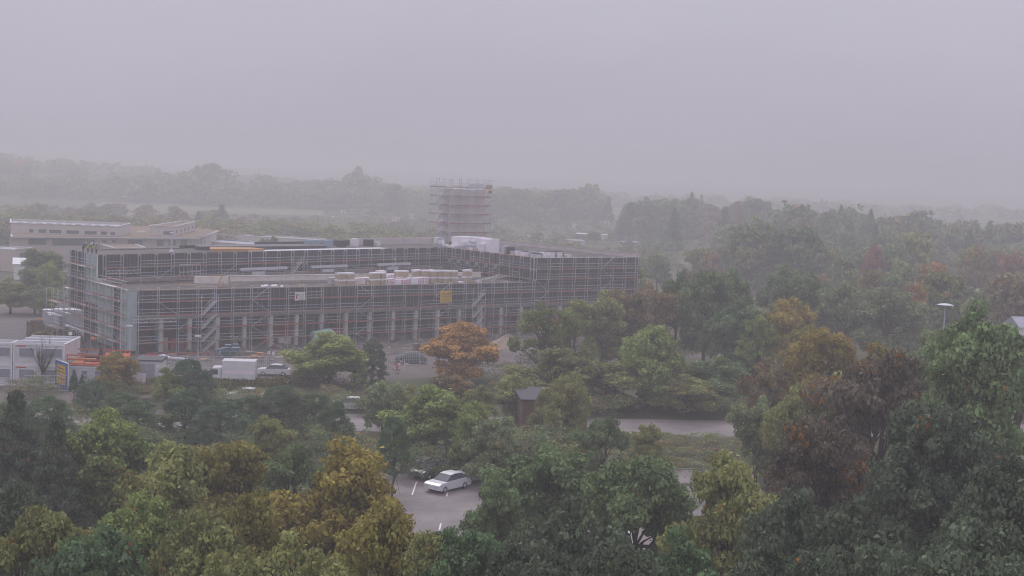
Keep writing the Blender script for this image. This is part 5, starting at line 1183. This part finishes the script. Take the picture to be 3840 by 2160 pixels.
def mass(name, label, n, f, kinds, cols, seed, nleaf=900, size=.75, wf=(.7, 1.1)):
    """many trees that read as one mass: ONE object, still leaf by leaf"""
    r = random.Random(seed); lods = {}
    for k in kinds:
        if k not in lods: m, cc, mx, top = crown(k, nleaf, size, 900 + len(k)); q = np.empty(len(m.vertices) * 3, np.float32); m.vertices.foreach_get('co', q); lods[k] = (q.reshape(-1, 4, 3), mx, top); bpy.data.meshes.remove(m)
    Q = []; Cc = []
    for i in range(n):
        x, D, H = f(r); P = atdist(x, 900, D); q, mx, top = lods[r.choice(kinds)]; R = H * r.uniform(*wf) / 2; a = r.uniform(0, 6.28); v = q * np.array([R / mx, R / mx, H / top]); ca_, sa_ = math.cos(a), math.sin(a)
        v = np.stack([v[..., 0] * ca_ - v[..., 1] * sa_ + P[0], v[..., 0] * sa_ + v[..., 1] * ca_ + P[1], v[..., 2]], -1); Q.append(v); c = G[r.choice(cols)]; j = r.uniform(.75, 1.25) * GAIN; Cc.append(np.tile(np.array([c[0] * j, c[1] * j, c[2] * j, 1.0]), (len(q), 1)))
    Q = np.concatenate(Q); Cc = np.concatenate(Cc); k = len(Q); rg = np.random.default_rng(seed)
    m = bpy.data.meshes.new(name); m.vertices.add(4 * k); m.vertices.foreach_set('co', Q.reshape(-1).astype(np.float32)); m.loops.add(4 * k); m.loops.foreach_set('vertex_index', np.arange(4 * k, dtype=np.int32)); m.polygons.add(k); m.polygons.foreach_set('loop_start', np.arange(0, 4 * k, 4, dtype=np.int32)); m.polygons.foreach_set('loop_total', np.full(k, 4, dtype=np.int32))
    for nm in ('tint', 'turn'): at = m.attributes.new(nm, 'FLOAT', 'FACE'); at.data.foreach_set('value', rg.random(k).astype(np.float32))
    at = m.attributes.new('leafcol', 'FLOAT_COLOR', 'FACE') if False else m.attributes.new('leafcol', 'FLOAT_VECTOR', 'FACE'); at.data.foreach_set('vector', Cc[:, :3].reshape(-1).astype(np.float32))
    m.materials.append(MT['leafmass']); m.update(); m.validate(); return tag(put(name, m), label, kind='stuff')
def skyline(pts, x):
    for (a, ya), (b, yb) in zip(pts, pts[1:]):
        if a <= x <= b: return ya + (yb - ya) * (x - a) / (b - a)
    return pts[-1][1]
# belt of scrub behind the school and the shell
mass('scrub_belt', 'hazy olive scrub belt behind the school and the shell', 210, lambda r: (U(r, -40, 1680), U(r, 410, 530), U(r, 5, 8.5)), ['round', 'oak'], ['olive', 'pale', 'bright', 'brown', 'olive'], 1, 1300, .42, wf=(.9, 1.5))
scatter(40, lambda r: (U(r, 60, 820), U(r, 540, 680), U(r, 4, 8)), ['round', 'bush', 'oak'], ['olive', 'brown', 'greygreen'], 'hazy bush at the near edge of the left meadow', 'bushes at the meadow', 2, name='shrub', cat='shrub', wf=(.9, 1.5))
# wood behind the left meadow
SK1 = [(-200, 655), (100, 650), (300, 660), (480, 655), (700, 640), (780, 612), (905, 640), (915, 675), (960, 668), (1000, 645), (1060, 690), (1130, 672), (1200, 672), (1290, 668), (1340, 650), (1410, 680), (1450, 688), (1530, 715), (1600, 700), (1660, 700)]
def f1(r):
    x = U(r, -150, 1640); D = U(r, 900, 1040); z = atdist(x, skyline(SK1, max(-190, x)), D)[2]; return x, D, max(9, z * U(r, .72, 1.02) * (1 if D > 940 else .8))
mass('far_wood', 'faded wood behind the left meadow', 230, f1, ['round', 'oak'], ['greygreen', 'oak', 'brown', 'olive'], 3, 800, .7, wf=(.7, 1.15))
T('tall slim poplar rising over the far wood', 1345, 620, 1000, 36, 'poplar', 'greygreen', near=False, name='poplar')
T('round headed high tree on the left far skyline', 780, 608, 930, 120, 'oak', 'greygreen', near=False)
T('dark cedar standing alone before the green field', 832, 765, 610, 75, 'conifer', 'dark', near=False, name='conifer')
T('small dark tree left of the lone cedar', 745, 790, 560, 60, 'conifer', 'dark', near=False, name='conifer')
T('domed tree right of the hall on the skyline', 1468, 686, 860, 110, 'oak', 'oak', near=False)
# allotment gardens
scatter(150, lambda r: (lambda x, D: (x, D, U(r, 2.5, 5.5)))(U(r, 1350, 2620), U(r, 470, 900)), ['bush', 'round', 'sparse'], ['greygreen', 'bright', 'olive', 'oak', 'brown'], 'hazy garden shrub among the allotment huts', 'allotment shrubs', 4, name='shrub', cat='shrub', hrange=(3.5, 4.5), wf=(.9, 1.5))
scatter(60, lambda r: (U(r, 1480, 2500), U(r, 380, 470), U(r, 3.5, 6)), ['bush', 'round'], ['olive', 'pale', 'greygreen', 'brown'], 'olive shrub between the shell and the allotments', 'shrubs behind the wing', 5, name='shrub', cat='shrub', hrange=(4.3, 5.2), wf=(1, 1.6))
mass('garden_growth', 'dense low growth between the allotment huts', 950, lambda r: (U(r, 1180, 2700), U(r, 400, 960), U(r, 1.2, 3.3)), ['bush', 'round'], ['greygreen', 'olive', 'oak', 'bright', 'brown'], 14, 260, .5, wf=(1.2, 2.2))
mass('meadow_edge_growth', 'hazy low growth along the near side of the left meadow', 160, lambda r: (U(r, -40, 1200), U(r, 520, 700), U(r, 1.5, 5)), ['bush', 'round'], ['greygreen', 'olive', 'brown'], 15, 260, .6, wf=(1.2, 2.2))
mass('right_growth', 'low growth on the ground of the right wood', 260, lambda r: (U(r, 2450, 4050), U(r, 215, 460), U(r, 1.4, 3.6)), ['bush', 'round'], ['greygreen', 'olive', 'oak', 'brown'], 16, 420, .34, wf=(1.3, 2.2))
mass('verge_scrub', 'scrub on the verge between the street and the site fence', 90, lambda r: (U(r, 30, 1500), U(r, 150, 158), U(r, 1.2, 2.4)), ['bush', 'round'], ['olive', 'oak', 'dark', 'brown'], 17, 900, .17, wf=(1.3, 2.2))
mass('street_scrub', 'scrub on the near side of the street', 190, lambda r: (lambda x: (x, U(r, 118, 136) if not 2200 < x < 2850 else U(r, 112, 136), U(r, 1.2, 3.4) if not 2200 < x < 2850 else U(r, .7, 1.3)))(U(r, -300, 4100)), ['bush', 'round'], ['olive', 'oak', 'dark', 'greygreen'], 18, 900, .17, wf=(1.3, 2.2))
mass('lawn_growth', 'tall grass and weeds on the strip between the street and the court', 170, lambda r: (U(r, 2100, 2950), U(r, 127, 143), U(r, .4, 1.1)), ['bush'], ['olive', 'greygreen', 'brown'], 23, 420, .3, wf=(2, 4))
def fu(r):
    while True:
        x, D, H = U(r, -400, 4300), U(r, 56, 122), U(r, 1.2, 3.6); P = atdist(x, 900, D)
        if not (-15.5 < P[0] < 25 and 90 < P[1] < 129): return x, D, H
mass('understorey', 'shrubby understorey below the foreground trees', 190, fu, ['bush', 'round'], ['olive', 'oak', 'dark', 'greygreen', 'dark2'], 19, 900, .17, wf=(1.3, 2.2))
mass('yard_edge_scrub', 'scrub along the right part of the yard', 90, lambda r: (U(r, 1850, 3300), U(r, 152, 185), U(r, 1.2, 3.2)), ['bush', 'round'], ['olive', 'oak', 'brown', 'greygreen'], 20, 900, .2, wf=(1.3, 2.2))
mass('distant_wood', 'faint wood far beyond the meadows and gardens', 420, lambda r: (lambda x: (x, U(r, 1080, 1500), U(r, 8, 17) + (max(0, 1300 - x) / 1300 * U(r, 6, 14))))(U(r, -400, 4300)), ['round', 'oak'], ['greygreen', 'oak', 'olive'], 22, 260, 1.5, wf=(.9, 1.6))
# woods beyond the allotments
SK2 = [(1600, 720), (1840, 705), (1880, 694), (1955, 705), (1975, 725), (2040, 705), (2110, 694), (2180, 698), (2215, 690), (2240, 745), (2330, 755), (2360, 745), (2420, 740), (2480, 745), (2560, 745), (2690, 760), (2760, 755), (2800, 742), (2860, 740), (2900, 785), (3000, 760), (3060, 775), (3130, 772), (3160, 770), (3230, 790), (3340, 810), (3400, 800), (3440, 790), (3490, 835), (3560, 810), (3640, 820), (3720, 835), (3900, 835), (4100, 840)]
def f2(r):
    x = U(r, 1780, 2260); D = U(r, 790, 880); return x, D, max(8, atdist(x, skyline(SK2, x), D)[2] * U(r, .82, 1.03))
scatter(44, f2, ['oak', 'round'], ['oak', 'greygreen', 'olive'], 'hazy broad tree in the wood', 'wood right of the tower', 6, wf=(.75, 1.1))
def f3(r):
    x = U(r, 2340, 2960); D = U(r, 600, 720); return x, D, max(8, atdist(x, skyline(SK2, x), D)[2] * U(r, .8, 1.03))
scatter(46, f3, ['oak', 'round', 'conifer'], ['oak', 'greygreen', 'dark', 'brown'], 'hazy tree in the wood above the oak group', 'wood above the oaks', 7, wf=(.65, 1.0))
def f4(r):
    x = U(r, 2900, 4000); D = U(r, 470, 560); return x, D, max(8, atdist(x, skyline(SK2, min(x, 4090)), D)[2] * U(r, .8, 1.04))
mass('right_wood', 'hazy wood on the right hand skyline', 95, f4, ['oak', 'round', 'conifer'], ['oak', 'greygreen', 'dark', 'olive'], 8, 1500, .5, wf=(.6, .95))
def f5(r):
    x = U(r, 2720, 3980); D = U(r, 340, 470); y = skyline(SK2, min(x, 4090)) + U(r, 60, 170); return x, D, max(7, atdist(x, y, D)[2] * U(r, .85, 1.05))
scatter(70, f5, ['oak', 'round', 'conifer', 'round'], ['oak', 'greygreen', 'dark', 'olive', 'greygreen'], 'misty tree in the middle of the right hand wood', 'middle of the right wood', 9, wf=(.6, .95))
def f6(r):
    x = U(r, 3000, 3980); D = U(r, 240, 320); y = U(r, 990, 1100); return x, D, max(6, atdist(x, y, D)[2])
scatter(26, f6, ['oak', 'round'], ['greygreen', 'olive', 'oak', 'brown'], 'pale green tree in the nearer part of the right hand wood', 'nearer right wood', 10, wf=(.7, 1.0))
for lab, x, y, D, w_, k, c in [('red leaved tree in the hazy right wood', 3275, 918, 330, 85, 'round', 'red'), ('red tree at the far right edge of the wood', 3800, 935, 330, 130, 'round', 'red'), ('reddish tree next to the far right red one', 3745, 925, 345, 80, 'round', 'brown'), ('orange tinged tree left of the far right red ones', 3670, 920, 340, 110, 'round', 'orangegreen'),
        ('pale willow like tree in the right wood', 3390, 978, 275, 130, 'round', 'pale'), ('tree with orange crown tips in the right wood', 3520, 985, 262, 120, 'round', 'orange'), ('broad green tree before the orange tipped one', 3550, 1010, 245, 190, 'oak', 'olive'), ('small orange tree low in the right wood', 3440, 1060, 235, 75, 'round', 'orange'),
        ('grey green tree left of the red leaved tree', 3170, 955, 300, 120, 'oak', 'greygreen'), ('orange bush right of the grey green tree', 3260, 1010, 270, 90, 'round', 'orangegreen'), ('olive tree left edge of the right wood', 2620, 930, 360, 130, 'oak', 'olive'), ('brownish round tree in the wood above the oaks', 2660, 945, 330, 110, 'round', 'brown'), ('round pale tree above the country road', 2470, 950, 330, 110, 'round', 'greygreen'),
        ('pointed spruce on the skyline above the oaks', 2595, 720, 640, 44, 'conifer', 'dark'), ('faint far spruce right of the pointed one', 2632, 728, 800, 36, 'conifer', 'dark'), ('larch like tree alone in the skyline gap', 2283, 735, 760, 50, 'conifer', 'dark'), ('ragged spruce on the right skyline', 3268, 782, 500, 50, 'conifer', 'dark'), ('pointed cypress group on the right skyline', 3435, 795, 490, 50, 'conifer', 'dark'), ('spruce pair on the skyline left of the ragged one', 3155, 768, 520, 60, 'conifer', 'dark'),
        ('dark spruce in the middle of the right wood', 3190, 830, 430, 90, 'conifer', 'dark'), ('second dark spruce in the middle of the right wood', 3285, 835, 430, 80, 'conifer', 'dark'), ('spruce at the right end of the wood', 3640, 860, 420, 80, 'conifer', 'dark'), ('darkest pine above the oak group', 2530, 780, 520, 90, 'conifer', 'dark'), ('dark pine right of the darkest one', 2720, 775, 520, 110, 'conifer', 'dark'), ('big domed tree on the skyline left of the gap', 2850, 738, 600, 130, 'oak', 'oak')]:
    T(lab, x, y, D, w_, k, c, near=False, name='conifer' if k == 'conifer' else 'tree')

# --- allotment huts, poles and far houses
HT = [(2195, 905, 62, 2.6, 'brown', 'ltgrey', 'dark hut with a pale flat roof and blue door behind the wing'), (2245, 905, 30, 2.2, 'white', 'ltgrey', 'white hut gable beside the dark hut'), (2250, 905, 46, 2.4, 'white', 'parapet', 'white hut with grey roof in the allotments'), (2165, 925, 50, 2.0, 'cont', 'metalroof', 'low hut with a veranda behind the wing roof'), (2095, 868, 40, 2.3, 'render', 'brown', 'cream hut with a brown roof in the allotments'),
      (2160, 855, 16, 2.3, 'pink', 'tile', 'small pink hut in the allotments'), (2445, 905, 60, 2.2, 'brown', 'eave', 'long reddish brown hut with a white window on the right'), (2370, 930, 56, 1.9, 'purple', 'metalroof', 'dark hut with pergola at the right of the allotments'), (2375, 855, 36, 1.8, 'metalroof', 'ltgrey', 'hut with a pale roof under the hazy trees'), (2265, 845, 26, 2.4, 'ltgrey', 'metalroof', 'pale hut halfway up the allotments'),
      (1905, 868, 26, 1.4, 'ltgrey', 'ltgrey', 'low pale roof right of the tower'), (2030, 905, 26, 1.3, 'white', 'ltgrey', 'small white roof behind the wing parapet'), (1985, 905, 8, 1.9, 'white', 'white', 'tiny white gable behind the wing parapet'), (2110, 822, 28, 1.0, 'ltgrey', 'ltgrey', 'long pale roof in the upper allotments'), (2050, 835, 26, 1.6, 'cont', 'ltgrey', 'hut with light gable in the upper allotments'), (1885, 835, 24, 1.2, 'render', 'ltgrey', 'beige hut right beside the tower scaffold'),
      (1370, 800, 28, 2.4, 'render', 'brown', 'beige hut left of the tower in the gardens'), (1555, 820, 30, 2.0, 'white', 'metalroof', 'white hut with light side left of the tower'), (1485, 830, 24, 2.0, 'pink', 'brown', 'pinkish hut in the gardens left of the tower'), (1325, 795, 24, 1.2, 'purple', 'ltgrey', 'low dark hut with pale roof in the gardens'), (1250, 822, 26, .9, 'ltgrey', 'ltgrey', 'long white roof in the gardens'), (1285, 800, 14, 1.2, 'white', 'ltgrey', 'small white shed in the gardens'),
      (2600, 868, 34, 2.4, 'white', 'ltgrey', 'white shed with bright wall under the right wood'), (2632, 915, 40, 1.6, 'white', 'ltgrey', 'white garden structure above the road'), (3075, 920, 22, 2.4, 'black', 'ltgrey', 'dark hut with thin pale roof in the right wood'), (2010, 790, 20, 1.4, 'ltgrey', 'ltgrey', 'faint pale roof in the upper gardens'), (2400, 815, 24, 1.3, 'ltgrey', 'ltgrey', 'faint pale roof below the pines'), (2235, 800, 20, 2.2, 'metalroof', 'metalroof', 'blue grey roofed hut high in the gardens')]
for x, y, wpx, h, wm, rm, lab in HT:
    P = site(x, y); D = P[1]; w_ = wpx / F * D * 1.15; h *= 1.2
    hut('garden_hut', lab, P, tr_rng.uniform(-.4, .5), w_, w_ * .7, h, wm, rm, 0, door=w_ * .2, win=-w_ * .25 if w_ > 3 else None, group='allotment huts', ov=.3)
for x, y in ((2200, 925), (2345, 905), (2405, 925), (2215, 945)):
    P = site(x, y + 10); tag(MB().tube([(0, 0, 0), (0, 0, 5.5)], [.07, .05], 6).build('garden_pole', MT['ltgrey'], None, P), 'thin pale pole among the allotment huts', 'pole', 'garden poles')
P = site(1345, 745); hh = hut('hall', 'long hall with a pale sloping roof in front of the poplar', site(1340, 765), -.1, 15, 10, 4, 'conc', 'ltgrey', 2.4, cat='hall')
rr_ = random.Random(6)
for i in range(13):
    x = 110 + i * 36 + rr_.uniform(-10, 10); D = 1300 + rr_.uniform(0, 120); P = atdist(x, rr_.uniform(628, 655), D); w_ = rr_.uniform(9, 14)
    t = hut('house', 'faded white gabled house of the village on the left skyline', P, rr_.uniform(-.8, .8), w_, 8, 5, 'white', 'tile' if i % 2 else 'metalroof', 3.5, win=w_ * .2, cat='house', group='far village houses'); t.location[2] = max(0, P[2] - 6)
P = site(3510, 880); hut('white_house', 'white flat roofed house on the right skyline between the trees', atdist(3508, 878, 560) * np.array([1, 1, 0]), .1, 11, 8, atdist(3508, 872, 560)[2], 'white', 'ltgrey', 0, cat='house', win=2)

# --- weeds, litter and ground cover
def scatter_tufts(name, label, cnt, area, hs, col, seed, turn=.1):
    cnt = int(cnt * 2.0)
    r = np.random.default_rng(seed); pts = []
    q = r.random((cnt, 2)); A_, B_, C_, D_ = [np.array(p) for p in area]
    P = (A_ * (1 - q[:, :1]) + B_ * q[:, :1]) * (1 - q[:, 1:]) + (D_ * (1 - q[:, :1]) + C_ * q[:, :1]) * q[:, 1:]
    cl = np.sin(P[:, 0] * .35 + seed) + np.sin(P[:, 1] * .27 + 2 * seed) + np.sin((P[:, 0] + P[:, 1]) * .11); keep = (cl + r.normal(size=cnt) * .7 > .1) & ~((P[:, 0] > -15) & (P[:, 0] < 25) & (P[:, 1] > 90) & (P[:, 1] < 129)); P = P[keep]; n = len(P)
    global rng
    rng = r; p3 = np.concatenate([P, (r.random((n, 1)) * hs)], 1)
    m = leaf_mesh(name, p3, r.normal(size=(n, 3)) + np.array([0, 0, .5]), np.full(n, min(.13, hs * .3)), r.random(n), r.random(n), .5)
    o = put(name, m); o.color = (*G[col][:3], turn); tag(o, label, kind='stuff'); return o
def quadpx(*a): return [site(x, y)[:2] for x, y in a]
scatter_tufts('weeds', 'weeds on the bank behind the containers', 9000, quadpx((100, 1262), (330, 1330), (300, 1250), (100, 1215)), .5, 'brown', 2)
scatter_tufts('ground_cover', 'undergrowth below the foreground trees', 60000, [(-60, 60), (75, 60), (110, 136), (-95, 134)], .9, 'olive', 3)
scatter_tufts('hedge_undergrowth', 'undergrowth along the street behind the yard', 26000, quadpx((60, 1500), (1500, 1440), (1500, 1400), (60, 1470)), 1.0, 'olive', 4)
scatter_tufts('roadside_scrub', 'scrub before the right end of the shell', 30000, [site(1900, 1420)[:2], site(3300, 1260)[:2], site(3300, 1130)[:2], site(1950, 1330)[:2]], 1.1, 'olive', 5)
# scattered rubble and offcuts on the yard
r = np.random.default_rng(8); m = MB()
for i in range(520):
    s_ = r.uniform(-2, 90); t_ = r.uniform(-13, 0.5); P = BW(s_, t_, 0.006); a = r.uniform(0, 3.14); L_ = r.uniform(.1, .9) if r.random() < .6 else r.uniform(1, 3); w_ = r.uniform(.06, .3); h = r.uniform(.04, .22)
    ca_, sa_ = math.cos(a), math.sin(a); q = [(-L_ / 2, -w_ / 2), (L_ / 2, -w_ / 2), (L_ / 2, w_ / 2), (-L_ / 2, w_ / 2)]; pts = [(P[0] + x * ca_ - y * sa_, P[1] + x * sa_ + y * ca_) for x, y in q]
    m.hexa([(x, y, .006) for x, y in pts], [(x, y, .006 + h) for x, y in pts])
tag(m.build('rubble', MT['slab']), 'grey rubble and offcuts strewn over the yard', kind='stuff')
m = MB()
for i in range(260):
    s_ = r.uniform(-2, 85); t_ = r.uniform(-12, 6); P = BW(s_, t_, 0.15 if t_ > 1.3 else .006); a = r.uniform(0, 3.14); L_ = r.uniform(.3, 2.2); w_ = r.uniform(.08, .4); h = r.uniform(.05, .5)
    ca_, sa_ = math.cos(a), math.sin(a); q = [(-L_ / 2, -w_ / 2), (L_ / 2, -w_ / 2), (L_ / 2, w_ / 2), (-L_ / 2, w_ / 2)]; pts = [(P[0] + x * ca_ - y * sa_, P[1] + x * sa_ + y * ca_) for x, y in q]
    m.hexa([(x, y, P[2]) for x, y in pts], [(x, y, P[2] + h) for x, y in pts])
tag(m.build('offcuts', MT['wood']), 'wooden offcuts and boards strewn over the yard', kind='stuff')
